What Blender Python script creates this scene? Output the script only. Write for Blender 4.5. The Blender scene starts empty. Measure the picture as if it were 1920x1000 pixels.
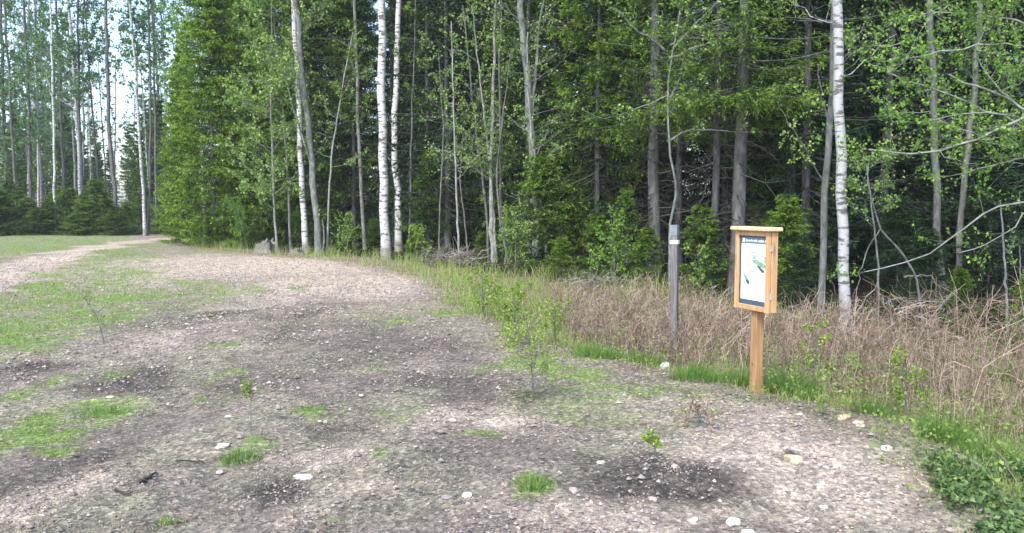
import bpy, math, random
import numpy as np
from mathutils import Vector, noise as mnoise

# ------------------------------------------------------------------ camera, sky, sun, exposure
S = bpy.context.scene
C = S.collection
CAM_H, FPX, PITCH = 1.6, 1500.0, math.atan(115 / 1500)
cd = bpy.data.cameras.new('camera'); cam = bpy.data.objects.new('camera', cd); C.objects.link(cam)
cam.location = (0, 0, CAM_H); cam.rotation_euler = (math.pi / 2 - PITCH, 0, 0)
cd.sensor_width = 36; cd.lens = 36 * FPX / 1920; cd.clip_start = .05; cd.clip_end = 2000
S.camera = cam
S.view_settings.view_transform = 'Standard'; S.view_settings.look = 'None'
S.view_settings.gamma = 1; S.view_settings.exposure = 1.6
SUN_EL, SUN_AZ = math.radians(48), math.radians(208)      # azimuth measured clockwise from +Y (behind, to the left)
w = bpy.data.worlds.new('World'); S.world = w; w.use_nodes = True
nt = w.node_tree; sky = nt.nodes.new('ShaderNodeTexSky'); sky.sky_type = 'NISHITA'; sky.sun_disc = False
sky.sun_elevation = SUN_EL; sky.sun_rotation = SUN_AZ
sky.air_density = 1.0; sky.dust_density = 2.0; sky.ozone_density = 1.0
bg = nt.nodes['Background']; nt.links.new(sky.outputs[0], bg.inputs[0]); bg.inputs[1].default_value = .15
sl = bpy.data.lights.new('sun', 'SUN'); sl.energy = 1.45; sl.angle = math.radians(13); sl.color = (1, .975, .94)
so = bpy.data.objects.new('sun', sl); C.objects.link(so)
sd = Vector((math.sin(SUN_AZ) * math.cos(SUN_EL), math.cos(SUN_AZ) * math.cos(SUN_EL), math.sin(SUN_EL)))
so.rotation_euler = sd.to_track_quat('Z', 'Y').to_euler(); so.location = (0, 0, 30)
cy = S.cycles
cy.max_bounces = 5; cy.diffuse_bounces = 3; cy.glossy_bounces = 2; cy.transmission_bounces = 3
cy.transparent_max_bounces = 4; cy.volume_bounces = 0; cy.caustics_reflective = cy.caustics_refractive = False
cy.use_denoising = True; cy.use_adaptive_sampling = True

# ------------------------------------------------------------------ pixel -> place
CP, SP = math.cos(PITCH), math.sin(PITCH)
def ray(px, py):
    a = (px - 960) / FPX; b = -(py - 500) / FPX
    return np.array([a, CP + b * SP, -SP + b * CP])
def gp(px, py):
    r = ray(px, py); t = -CAM_H / r[2]
    return np.array([r[0] * t, r[1] * t])
def at(px, py, Y):
    r = ray(px, py); t = Y / r[1]
    return np.array([r[0] * t, Y, CAM_H + r[2] * t])

# ------------------------------------------------------------------ noise in numpy
def hsh(ix, iy, s):
    n = (ix.astype(np.int64) * 374761393 + iy.astype(np.int64) * 668265263 + s * 1442695041) & 0xffffffff
    n = ((n ^ (n >> 13)) * 1274126177) & 0xffffffff
    return ((n ^ (n >> 16)) & 0xffff) / 65535.0
def vn(x, y, s=0):
    ix, iy = np.floor(x), np.floor(y); fx, fy = x - ix, y - iy
    fx = fx * fx * (3 - 2 * fx); fy = fy * fy * (3 - 2 * fy)
    a, b, c, d = hsh(ix, iy, s), hsh(ix + 1, iy, s), hsh(ix, iy + 1, s), hsh(ix + 1, iy + 1, s)
    return (a * (1 - fx) + b * fx) * (1 - fy) + (c * (1 - fx) + d * fx) * fy
def fbm(x, y, s=0, o=4):
    r = 0; a = .5; n = 0
    for i in range(o):
        r = r + a * vn(x, y, s + i); n += a; a *= .55; x = x * 2.03 + 7.1; y = y * 2.03 + 3.7
    return r / n
def sst(a, b, x):
    t = np.clip((x - a) / (b - a), 0, 1); return t * t * (3 - 2 * t)

# ------------------------------------------------------------------ materials
def mat(name):
    m = bpy.data.materials.new(name); m.use_nodes = True
    n = m.node_tree; b = n.nodes['Principled BSDF']; b.inputs['Roughness'].default_value = .8
    b.inputs['Specular IOR Level'].default_value = .25
    return m, n, b
def ramp(n, fac, stops, interp='LINEAR'):
    r = n.nodes.new('ShaderNodeValToRGB'); r.color_ramp.interpolation = interp
    e = r.color_ramp.elements
    while len(e) < len(stops): e.new(.5)
    for i, (p, c) in enumerate(stops):
        e[i].position = p; e[i].color = (*c, 1)
    n.links.new(fac, r.inputs[0]); return r.outputs[0]
def noi(n, scale, detail=4, vec=None, rough=.55):
    t = n.nodes.new('ShaderNodeTexNoise'); t.inputs['Scale'].default_value = scale
    t.inputs['Detail'].default_value = detail; t.inputs['Roughness'].default_value = rough
    if vec is not None: n.links.new(vec, t.inputs['Vector'])
    return t.outputs['Fac']
def objvec(n, sc=(1, 1, 1)):
    tc = n.nodes.new('ShaderNodeTexCoord'); mp = n.nodes.new('ShaderNodeMapping')
    mp.inputs['Scale'].default_value = sc; n.links.new(tc.outputs['Object'], mp.inputs[0]); return mp.outputs[0]
def mixc(n, fac, a, b, mode='MIX'):
    x = n.nodes.new('ShaderNodeMix'); x.data_type = 'RGBA'; x.blend_type = mode
    for s, v in ((0, fac), (6, a), (7, b)):
        if hasattr(v, 'links'): n.links.new(v, x.inputs[s])
        else: x.inputs[s].default_value = v if s == 0 else (*v, 1)
    return x.outputs[2]
def math_(n, op, a, b=None):
    x = n.nodes.new('ShaderNodeMath'); x.operation = op
    for i, v in enumerate((a, b)):
        if v is None: continue
        if hasattr(v, 'links'): n.links.new(v, x.inputs[i])
        else: x.inputs[i].default_value = v
    return x.outputs[0]
def bump(n, b, h, strength, dist=.02):
    x = n.nodes.new('ShaderNodeBump'); x.inputs['Strength'].default_value = strength; x.inputs['Distance'].default_value = dist
    n.links.new(h, x.inputs['Height']); n.links.new(x.outputs[0], b.inputs['Normal'])
def attr(n, name):
    a = n.nodes.new('ShaderNodeAttribute'); a.attribute_name = name; return a
def leafmat(name, stops, trans=.35, hue_var=.25, rough=.55):
    """stops over the per-leaf value; the object's own random value shifts it a little"""
    m, n, b = mat(name)
    v = attr(n, 'val').outputs['Fac']
    oi = n.nodes.new('ShaderNodeObjectInfo')
    r = math_(n, 'MULTIPLY', math_(n, 'SUBTRACT', oi.outputs['Random'], .5), hue_var)
    col = ramp(n, math_(n, 'ADD', v, r), stops)
    n.links.new(col, b.inputs['Base Color']); b.inputs['Roughness'].default_value = rough
    t = n.nodes.new('ShaderNodeBsdfTranslucent'); n.links.new(col, t.inputs[0])
    mx = n.nodes.new('ShaderNodeMixShader'); mx.inputs[0].default_value = trans
    n.links.new(b.outputs[0], mx.inputs[1]); n.links.new(t.outputs[0], mx.inputs[2])
    n.links.new(mx.outputs[0], n.nodes['Material Output'].inputs[0])
    return m
M = {}
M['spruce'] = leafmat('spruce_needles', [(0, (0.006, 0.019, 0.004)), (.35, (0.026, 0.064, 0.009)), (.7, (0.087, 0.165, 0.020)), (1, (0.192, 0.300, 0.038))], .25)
M['spruce_dark'] = leafmat('spruce_needles_shaded', [(0, (0.003, 0.010, 0.004)), (.5, (0.010, 0.029, 0.009)), (1, (0.030, 0.068, 0.017))], .12)  # shade inside the wood, put into a darker needle colour
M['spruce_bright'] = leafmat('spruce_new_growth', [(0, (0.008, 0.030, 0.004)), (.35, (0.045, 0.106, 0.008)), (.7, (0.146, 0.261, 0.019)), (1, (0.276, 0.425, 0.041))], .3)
M['leaf_birch'] = leafmat('birch_leaf', [(0, (0.058, 0.145, 0.018)), (.5, (0.143, 0.289, 0.035)), (1, (0.309, 0.479, 0.085))], .4)
M['leaf_aspen'] = leafmat('aspen_leaf', [(0, (0.060, 0.125, 0.025)), (.5, (0.172, 0.296, 0.060)), (1, (0.381, 0.512, 0.155))], .35, .15, .4)
M['leaf_young'] = leafmat('sapling_leaf', [(0, (0.125, 0.225, 0.024)), (.5, (0.250, 0.372, 0.056)), (1, (0.403, 0.509, 0.112))], .4)
M['leaf_far'] = leafmat('far_leaf', [(0, (0.052, 0.118, 0.044)), (.5, (0.102, 0.202, 0.070)), (1, (0.204, 0.332, 0.114))], .4)
M['grass'] = leafmat('grass_blade', [(0, (0.294, 0.202, 0.143)), (.25, (0.179, 0.211, 0.078)), (.55, (0.165, 0.33, 0.055)), (1, (0.31, 0.48, 0.11))], .3, .1)
M['verge'] = leafmat('verge_grass', [(0, (.50, .42, .28)), (.25, (.36, .34, .16)), (.5, (.20, .31, .07)), (1, (.30, .43, .11))], .3, .1)
M['tuft'] = leafmat('lush_grass', [(0, (0.069, 0.136, 0.026)), (.5, (0.138, 0.272, 0.052)), (1, (0.276, 0.391, 0.117))], .35, .1, .4)
M['ivy'] = leafmat('ground_leaf', [(0, (0.033, 0.068, 0.024)), (.5, (0.088, 0.162, 0.048)), (1, (0.187, 0.272, 0.096))], .2, .1, .45)
M['weed'] = leafmat('weed_leaf', [(0, (.10, .15, .04)), (.5, (.20, .29, .07)), (1, (.34, .42, .13))], .35)
M['deadleaf'] = leafmat('dead_leaf', [(0, (.07, .04, .028)), (.6, (.22, .13, .08)), (1, (.42, .30, .20))], .1)
M['deadtwig2'] = leafmat('broken_twig', [(0, (.06, .05, .045)), (1, (.30, .26, .22))], 0)
M['litter'] = leafmat('dry_litter', [(0, (.16, .11, .08)), (.5, (.34, .27, .19)), (1, (.52, .45, .34))], .1, .1, .8)
M['cane'] = leafmat('dry_cane', [(0, (.055, .038, .028)), (.5, (.195, .138, .105)), (1, (.46, .37, .30))], .0, .1, .8)
M['twig'] = leafmat('grey_twig', [(0, (.07, .06, .05)), (.5, (.16, .145, .125)), (1, (.32, .30, .26))], .0, .1, .8)
M['deadtwig'] = leafmat('dark_dead_twig', [(0, (.02, .018, .016)), (1, (.08, .073, .065))], .0, .1, .8)
M['pebble'] = leafmat('pebble_stone', [(0, (.09, .08, .078)), (.5, (.27, .235, .215)), (.85, (.45, .38, .34)), (1, (.68, .64, .60))], .0, .0, .8)

def bark(name, base, dark, light, zs=1.2, sc=14, b_=.5):
    m, n, b = mat(name)
    f = noi(n, sc, 6, objvec(n, (1, 1, 1 / zs / 3)))
    g = noi(n, 2.2, 3, objvec(n))
    c = ramp(n, f, [(.3, dark), (.5, base), (.72, light)])
    c = mixc(n, math_(n, 'MULTIPLY', g, .35), c, (light[0] * .75, light[1] * .85, light[2] * .80))
    n.links.new(c, b.inputs['Base Color']); bump(n, b, f, b_, .03); return m
M['bark_spruce'] = bark('spruce_bark', (.078, .078, .080), (.030, .030, .030), (.165, .168, .172))
M['bark_aspen'] = bark('aspen_bark', (.125, .135, .128), (.05, .055, .052), (.25, .265, .255), .7)
M['bark_grey'] = bark('grey_bark', (.10, .103, .10), (.042, .042, .042), (.20, .205, .20), .8)
M['bark_pale'] = bark('pale_bark', (.21, .215, .205), (.09, .09, .087), (.36, .37, .355), .7)
M['bark_far'] = bark('far_bark', (.09, .088, .085), (.045, .042, .04), (.16, .158, .155), 1.2)
def birch_bark(name, amount=.5, k0=1.0):
    m, n, b = mat(name)
    band = noi(n, 1, 5, objvec(n, (5, 5, 21)), .6)          # narrow horizontal lenticels
    blot = noi(n, 1, 4, objvec(n, (3.2, 3.2, 4.5)), .6)
    fine = noi(n, 60, 2, objvec(n))
    c = ramp(n, fine, [(.3, (.42 * k0, .44 * k0, .45 * k0)), (.7, (.62 * k0, .64 * k0, .65 * k0))])
    k = ramp(n, band, [(amount + .06, (0, 0, 0)), (amount + .12, (1, 1, 1))])
    c = mixc(n, k, c, (.10, .098, .095))
    k2 = ramp(n, blot, [(.60, (0, 0, 0)), (.66, (1, 1, 1))])
    c = mixc(n, k2, c, (.10, .09, .08))
    tc = n.nodes.new('ShaderNodeTexCoord'); sp = n.nodes.new('ShaderNodeSeparateXYZ'); n.links.new(tc.outputs['Object'], sp.inputs[0])
    hh = math_(n, 'ADD', sp.outputs[2], math_(n, 'MULTIPLY', math_(n, 'SUBTRACT', blot, .5), 1.6))
    k3 = ramp(n, math_(n, 'MULTIPLY', hh, .5), [(.05, (1, 1, 1)), (.35, (0, 0, 0))])   # rough dark bark at the foot
    c = mixc(n, math_(n, 'MULTIPLY', k3, .75), c, (.16, .145, .125))
    n.links.new(c, b.inputs['Base Color']); b.inputs['Roughness'].default_value = .6; bump(n, b, band, .3, .01); return m
M['birch'] = birch_bark('birch_bark', .47, .88)
M['birch_dark'] = birch_bark('birch_bark_worn', .47, .68)

def wood(name, base, dark, light):
    m, n, b = mat(name)
    g = noi(n, 1, 6, objvec(n, (60, 60, 3)), .65); k = noi(n, 1, 3, objvec(n, (9, 9, 2.2)))
    c = ramp(n, g, [(.28, dark), (.5, base), (.75, light)])
    c = mixc(n, ramp(n, k, [(.62, (0, 0, 0)), (.72, (1, 1, 1))]), c, tuple(x * .55 for x in base))
    n.links.new(c, b.inputs['Base Color']); b.inputs['Roughness'].default_value = .6; bump(n, b, g, .15, .003); return m
M['wood'] = wood('oiled_pine', (.47, .285, .145), (.33, .185, .085), (.59, .39, .22))
M['wood_top'] = wood('pale_pine_edge', (.66, .47, .30), (.54, .36, .21), (.78, .60, .42))
M['wood_post'] = wood('brown_post_wood', (.32, .19, .095), (.20, .115, .05), (.43, .28, .15))
M['wood_old'] = wood('weathered_wood', (.135, .125, .13), (.065, .06, .065), (.25, .24, .25))
M['stumpwood'] = wood('grey_stump_wood', (.15, .14, .125), (.04, .035, .03), (.30, .29, .27))
def plain(name, col, rough=.6, var=.12):
    m, n, b = mat(name)
    f = noi(n, 25, 4, objvec(n))
    c = ramp(n, f, [(.3, tuple(x * (1 - var) for x in col)), (.7, tuple(min(1, x * (1 + var)) for x in col))])
    n.links.new(c, b.inputs['Base Color']); b.inputs['Roughness'].default_value = rough; return m
M['navy'] = plain('dark_blue_print_shadow', (.055, .09, .14), .5)  # footer print, and the shadow inside the door frame as colour
M['slate'] = plain('slate_blue_print', (.11, .19, .26), .5)
M['lit_face'] = plain('pale_blue_lit_tone', (.45, .50, .58), .5, .1)  # paleness of the marker post's lit side, put into a colour
M['poster'] = plain('white_print', (.86, .92, .91), .35, .03)
M['ink'] = plain('pale_print', (.80, .84, .84), .4, .03)
M['greenink'] = plain('map_green', (.20, .33, .24), .4, .3)
M['greyink'] = plain('map_grey', (.30, .38, .37), .4, .2)
M['darkink'] = plain('map_dark', (.05, .11, .09), .4, .2)
M['whitepaint'] = plain('white_paint', (.78, .80, .82), .5, .1)
M['bluetop'] = plain('blue_grey_paint', (.17, .20, .235), .5, .15)
M['steel'] = plain('screw_steel', (.35, .34, .33), .4)
def rockmat(name, a, b2, c2):
    m, n, b = mat(name)
    f = noi(n, 9, 6, objvec(n)); g = noi(n, 45, 3, objvec(n))
    c = ramp(n, f, [(.3, a), (.5, b2), (.7, c2)]); c = mixc(n, math_(n, 'MULTIPLY', g, .3), c, a)
    n.links.new(c, b.inputs['Base Color']); bump(n, b, g, .5, .01); return m
M['rock_white'] = rockmat('white_rock', (.45, .42, .38), (.62, .59, .54), (.76, .73, .68))
M['rock_tan'] = rockmat('tan_rock', (.33, .25, .16), (.58, .45, .31), (.72, .60, .45))
M['rock_pink'] = rockmat('pink_rock', (.32, .23, .20), (.50, .39, .35), (.64, .54, .49))
M['rock_grey'] = rockmat('grey_rock', (.17, .15, .15), (.30, .27, .265), (.42, .40, .38))
M['clod'] = rockmat('dark_clod', (.03, .026, .024), (.06, .052, .048), (.11, .095, .085))

# ------------------------------------------------------------------ mesh building
class MB:
    def __init__(s): s.V = []; s.Q = []; s.T = []; s.c = []; s.n = 0
    def add(s, V, Q=None, T=None, val=.5):
        V = np.asarray(V, float).reshape(-1, 3); k = len(V)
        s.V.append(V)
        if Q is not None and len(Q): s.Q.append(np.asarray(Q, np.int64).reshape(-1, 4) + s.n)
        if T is not None and len(T): s.T.append(np.asarray(T, np.int64).reshape(-1, 3) + s.n)
        s.c.append(np.broadcast_to(np.asarray(val, float), (k,)).copy()); s.n += k
    def mesh(s, name, m, smooth=False):
        me = bpy.data.meshes.new(name)
        V = np.concatenate(s.V); Q = np.concatenate(s.Q) if s.Q else np.zeros((0, 4), int)
        T = np.concatenate(s.T) if s.T else np.zeros((0, 3), int)
        me.vertices.add(len(V)); me.vertices.foreach_set('co', V.ravel().astype(np.float32))
        nl = Q.size + T.size; me.loops.add(nl)
        me.loops.foreach_set('vertex_index', np.concatenate([Q.ravel(), T.ravel()]).astype(np.int32))
        st = np.concatenate([np.arange(len(Q)) * 4, Q.size + np.arange(len(T)) * 3]).astype(np.int32)
        me.polygons.add(len(st)); me.polygons.foreach_set('loop_start', st)
        me.polygons.foreach_set('use_smooth', np.full(len(st), smooth))
        a = me.attributes.new('val', 'FLOAT', 'POINT'); a.data.foreach_set('value', np.concatenate(s.c).astype(np.float32))
        me.materials.append(m); me.update(calc_edges=True); me.validate(); return me
    def obj(s, name, m, parent=None, smooth=False, loc=None):
        o = bpy.data.objects.new(name, s.mesh(name, m, smooth)); C.objects.link(o)
        if parent is not None: o.parent = parent
        if loc is not None: o.location = loc
        return o
def nrm(v): return v / np.maximum(np.linalg.norm(v, axis=-1, keepdims=True), 1e-9)
def tubes(mb, P, R, S_=4, val=.5, cap=False):
    P = np.asarray(P, float); R = np.asarray(R, float)
    if P.ndim == 2: P = P[None]; R = R[None]
    N, K, _ = P.shape; T = nrm(np.gradient(P, axis=1))
    ref = np.array([.31, .87, .12]); s = nrm(np.cross(T, ref)); u = np.cross(s, T)
    a = np.arange(S_) * 2 * math.pi / S_
    ring = P[:, :, None] + R[:, :, None, None] * (np.cos(a)[None, None, :, None] * s[:, :, None] + np.sin(a)[None, None, :, None] * u[:, :, None])
    idx = np.arange(N * K * S_).reshape(N, K, S_)
    q = np.stack([idx[:, :-1], np.roll(idx[:, :-1], -1, 2), np.roll(idx[:, 1:], -1, 2), idx[:, 1:]], -1)
    v = np.broadcast_to(np.asarray(val, float).reshape(-1, 1, 1), (N, K, S_)).ravel() if np.ndim(val) else val
    tris = None
    if cap and S_ > 3:
        tris = [(idx[i, -1, 0], idx[i, -1, j], idx[i, -1, j + 1]) for i in range(N) for j in range(1, S_ - 1)]
    mb.add(ring, q, tris, v)
def leaves(mb, P, D, L, W, rng, val, fold=.25, flat=0):
    """rhombic leaves: base P, direction D, length L, width W"""
    N = len(P); D = nrm(D); s = nrm(np.cross(D, rng.normal(size=(N, 3)) * (1 if not flat else .75) + np.array([0, 0, flat]))); n = np.cross(s, D)
    L = np.broadcast_to(L, (N,))[:, None]; W = np.broadcast_to(W, (N,))[:, None]
    m = P + D * L * .45 - n * W * fold
    V = np.stack([P, m + s * W * .5 + n * W * fold, P + D * L, m - s * W * .5 + n * W * fold], 1)
    mb.add(V, np.arange(N * 4).reshape(N, 4), None, np.repeat(val, 4))
def boxv(mb, c, sz, R=None, bev=0):
    c = np.array(c, float); h = np.array(sz, float) / 2
    if bev <= 0:
        v = np.array([(x, y, z) for x in (-1, 1) for y in (-1, 1) for z in (-1, 1)], float) * h
        q = [(0, 1, 3, 2), (4, 6, 7, 5), (0, 4, 5, 1), (2, 3, 7, 6), (0, 2, 6, 4), (1, 5, 7, 3)]; t = None
    else:      # chamfered box
        v = []; ids = {}
        for x in (-1, 1):
            for y in (-1, 1):
                for z in (-1, 1):
                    for ax in range(3):
                        p = np.array([x, y, z]) * (h - bev); p[ax] = (x, y, z)[ax] * h[ax]
                        ids[(x, y, z, ax)] = len(v); v.append(p)
        v = np.array(v); q = []; t = []
        for ax in range(3):
            o = [a for a in range(3) if a != ax]
            for s in (-1, 1):
                f = []
                for (a, b) in ((-1, -1), (1, -1), (1, 1), (-1, 1)):
                    k = [0, 0, 0]; k[ax] = s; k[o[0]] = a; k[o[1]] = b; f.append(ids[(*k, ax)])
                q.append(f)
            for a in (-1, 1):       # edges along ax
                for b in (-1, 1):
                    k0 = [0, 0, 0]; k0[ax] = -1; k0[o[0]] = a; k0[o[1]] = b; k1 = list(k0); k1[ax] = 1
                    q.append([ids[(*k0, o[0])], ids[(*k1, o[0])], ids[(*k1, o[1])], ids[(*k0, o[1])]])
        for x in (-1, 1):
            for y in (-1, 1):
                for z in (-1, 1): t.append([ids[(x, y, z, i)] for i in range(3)])
    if R is not None: v = v @ R.T
    mb.add(v + c, q, t)

def tag(o, label=None, cat=None, group=None, kind=None):
    if label: o['label'] = label
    if cat: o['category'] = cat
    if group: o['group'] = group
    if kind: o['kind'] = kind
    return o
def thing(name, label, cat, loc, rz=0, group=None):
    o = bpy.data.objects.new(name, None); C.objects.link(o); o.location = tuple(loc); o.rotation_euler = (0, 0, rz)
    o.empty_display_size = .3
    return tag(o, label, cat, group)
def dup(root, loc, rz=0, sc=1, label=None, group=None):
    r = root.copy(); C.objects.link(r); r.location = tuple(loc); r.rotation_euler = (0, 0, rz)
    r.scale = (sc, sc, sc) if np.isscalar(sc) else sc
    if label: r['label'] = label
    if group: r['group'] = group
    for ch in list(root.children):
        c = ch.copy(); C.objects.link(c); c.parent = r
        for g in list(ch.children):
            d = g.copy(); C.objects.link(d); d.parent = c
    return r

# ------------------------------------------------------------------ terrain
FE = np.array([(p[0], p[1]) for p in [gp(*q) for q in ((2250, 720), (1990, 645), (1750, 605), (1540, 580), (1300, 548), (1050, 522), (850, 505), (700, 486), (560, 474), (325, 460))]])
FEy = FE[:, 1]; FEx = FE[:, 0]
def forest_x(y):     # x of the forest edge at depth y
    return np.interp(y, np.concatenate([[-5, 3], FEy, [40, 44, 44.5]]), np.concatenate([[16, 11], FEx, [-14.5, -17, -90]]))
GE = np.array([gp(*q) for q in ((1900, 1120), (1790, 960), (1690, 850), (1570, 775), (1420, 745), (1180, 690), (1010, 650), (900, 610), (820, 560), (790, 528), (660, 497), (470, 478), (330, 466))])
o_ = np.argsort(GE[:, 1]); GEx, GEy = GE[o_, 0], GE[o_, 1]
def gravel_x(y): return np.interp(y, GEy, GEx)
def terrain(x, y):
    x = np.asarray(x, float); y = np.asarray(y, float)
    z = (fbm(x * .35, y * .35, 3) - .5) * .10 + (fbm(x * 1.7, y * 1.7, 9) - .5) * .045
    g = x - gravel_x(y); f = x - forest_x(y)
    near = sst(24, 9, y)
    z = z - near * .19 * sst(.1, 1.3, g) * (1 - sst(-.2, 2.5, f) * .8)
    z = z + sst(0, 3, f) * (fbm(x * .8, y * .8, 21) - .4) * .3
    z = z + .045 * np.exp(-((x - gp(1230, 905)[0]) ** 2 / .5 + (y - gp(1230, 905)[1]) ** 2 / .10))
    return z
def tz(x, y): return float(terrain(np.array([x]), np.array([y]))[0])

PATCH = {
 'light': [(470, 497, 330, 26, 1), (640, 535, 190, 32, 1), (330, 520, 160, 24, .7), (330, 625, 110, 30, .5), (520, 640, 70, 30, .35), (880, 780, 130, 28, .8), (1500, 890, 260, 90, .9), (1420, 800, 160, 40, .55),
           (600, 855, 110, 20, .6), (690, 900, 90, 40, .4), (60, 930, 90, 40, .5), (20, 520, 70, 22, 1.3), (80, 490, 60, 14, 1.2), (150, 470, 40, 8, 1), (1180, 960, 260, 40, .5), (540, 960, 150, 30, .35), (250, 500, 60, 18, .5), (1290, 760, 150, 30, .35)],
 'dark': [(430, 592, 130, 14, .9), (330, 612, 80, 12, .7), (600, 575, 80, 10, .6), (260, 715, 110, 22, 1), (80, 690, 70, 18, 1), (530, 700, 110, 26, .55), (520, 920, 60, 50, .9), (1230, 905, 190, 48, 1.4), (840, 715, 150, 30, .8),
          (1010, 742, 50, 9, 1.2), (700, 650, 170, 32, .5), (120, 850, 120, 30, .6), (1120, 870, 90, 20, .8), (620, 800, 90, 20, .5), (930, 850, 120, 24, .4), (600, 620, 200, 18, .5), (1500, 865, 24, 6, 1.0), (20, 880, 80, 30, .5)],
 'green': [(60, 632, 120, 36, 1.1), (30, 580, 120, 36, .9), (150, 545, 110, 30, .7), (90, 520, 60, 16, .7), (330, 545, 60, 18, .9), (450, 545, 34, 14, .8), (113, 712, 34, 12, .9), (40, 735, 40, 14, .9), (185, 765, 70, 24, 1), (70, 800, 110, 40, .6),
           (90, 835, 40, 14, .8), (405, 645, 30, 12, .8), (430, 700, 24, 9, .9), (385, 738, 20, 9, .7), (450, 848, 36, 24, .8), (470, 740, 16, 20, .4), (60, 462, 200, 12, 1.2), (130, 530, 90, 30, 1.0), (220, 560, 60, 18, .8), (620, 765, 40, 9, .8), (755, 775, 44, 13, .6),
           (1000, 905, 34, 20, .6), (800, 885, 22, 7, .5), (890, 822, 30, 8, .6), (1120, 652, 60, 16, 1.1), (1210, 650, 34, 12, 1.1), (1310, 692, 56, 18, 1), (890, 560, 70, 30, .9), (1000, 620, 80, 26, .7), (1040, 690, 100, 22, .6), (1180, 720, 130, 22, .42), (1330, 740, 90, 18, .45),
           (1240, 770, 120, 30, .4), (730, 850, 24, 8, .5), (560, 547, 26, 7, .7), (240, 590, 60, 10, .5), (720, 600, 40, 8, .5), (755, 685, 24, 7, .4), (310, 975, 20, 9, .6), (630, 975, 30, 8, .4), (200, 710, 26, 10, .6), (260, 560, 60, 14, .5), (430, 470, 90, 5, .5),
           (240, 580, 200, 60, .25), (1680, 760, 90, 24, .8), (1780, 830, 60, 20, 1), (1870, 900, 90, 60, .7), (1100, 760, 200, 40, .25)],
}
PW = {}
for k, L_ in PATCH.items():
    PW[k] = []
    for (px, py, rx, ry, s_) in L_:
        c = gp(px, py); ry_ = abs(gp(px, max(py - ry, 430))[1] - gp(px, py + ry)[1]) / 2
        PW[k].append((c[0], c[1], rx / FPX * c[1], ry_, s_))
def patch(k, x, y):
    wx = x + (fbm(x * 1.3, y * 1.3, 31, 3) - .5) * 1.0 * np.clip(y / 9, .3, 1.5); wy = y + (fbm(x * 1.3, y * 1.3, 47, 3) - .5) * 1.6 * np.clip(y / 9, .3, 2)
    r = np.zeros_like(x)
    for (cx, cy_, rx, ry, s_) in PW[k]:
        d = np.sqrt(((wx - cx) / rx) ** 2 + ((wy - cy_) / ry) ** 2)
        r = np.maximum(r, s_ * sst(1.35, .45, d))
    return r
def stroke(pl, wd, x, y):
    P = np.array([gp(*q) for q in pl]); wx = x + (fbm(x * .9, y * .9, 131, 3) - .5) * wd * 1.2; d = np.full(x.shape, 1e9)
    for a, b in zip(P[:-1], P[1:]):
        ab = b - a; t = np.clip(((wx - a[0]) * ab[0] + (y - a[1]) * ab[1]) / (ab @ ab), 0, 1); d = np.minimum(d, np.hypot(wx - a[0] - t * ab[0], y - a[1] - t * ab[1]))
    return sst(1.15, .55, d / (wd / 2))
def tracks(x, y):
    r = np.zeros_like(x)
    for pl, wd, k in (([(-200, 960), (120, 850), (330, 765), (480, 690), (570, 620), (590, 560)], .75, 1), ([(250, 1010), (480, 860), (650, 740), (720, 660), (740, 600)], .7, .8), ([(700, 1010), (820, 880), (880, 770), (890, 690), (850, 630)], .6, .7)):
        r = np.maximum(r, k * stroke(pl, wd, x, y))
    return r
def lane(x, y): return stroke([(-260, 640), (-60, 552), (40, 508), (110, 480), (180, 463), (260, 452), (330, 447)], 1.7, x, y)
def masks(x, y):
    n1 = fbm(x * 2.2, y * 2.2, 61, 4); n2 = fbm(x * 6, y * 6, 71, 3)
    far = np.clip(y / 14, .5, 1.5)
    L_ = np.clip(patch('light', x, y) * (.55 + n1 * .9), 0, 1); D_ = np.clip(patch('dark', x, y) * (.5 + n1), 0, 1)
    G_ = patch('green', x, y); G_ = np.clip(G_ * 1.8 * sst(.28, .62, n1 * .6 + n2 * .5 + G_ * .12), 0, 1)
    PL = lane(x, y); GS = stroke([(-60, 650), (60, 570), (150, 510), (215, 476), (270, 463)], 2.6, x, y); G_ = np.maximum(G_, GS * sst(.25, .5, n1)); G_ = np.maximum(G_, sst(-.4, .6, -x - 9 - .25 * y) * .8); G_ = G_ * (.25 + .75 * sst(.40, .62, fbm(x * 5, y * 5, 141, 3) * .6 + fbm(x * 1.6, y * 1.6, 151, 3) * .45)); G_ = G_ * (1 - PL); L_ = np.maximum(L_, PL * .75)
    g = x - gravel_x(y); V_ = sst(-.5, .8, g + (n1 - .5) * 1.2)      # verge beyond the gravel edge
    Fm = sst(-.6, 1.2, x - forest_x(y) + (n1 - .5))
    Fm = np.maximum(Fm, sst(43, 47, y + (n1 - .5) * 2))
    return L_, D_, G_, V_, Fm, n1, n2
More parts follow.
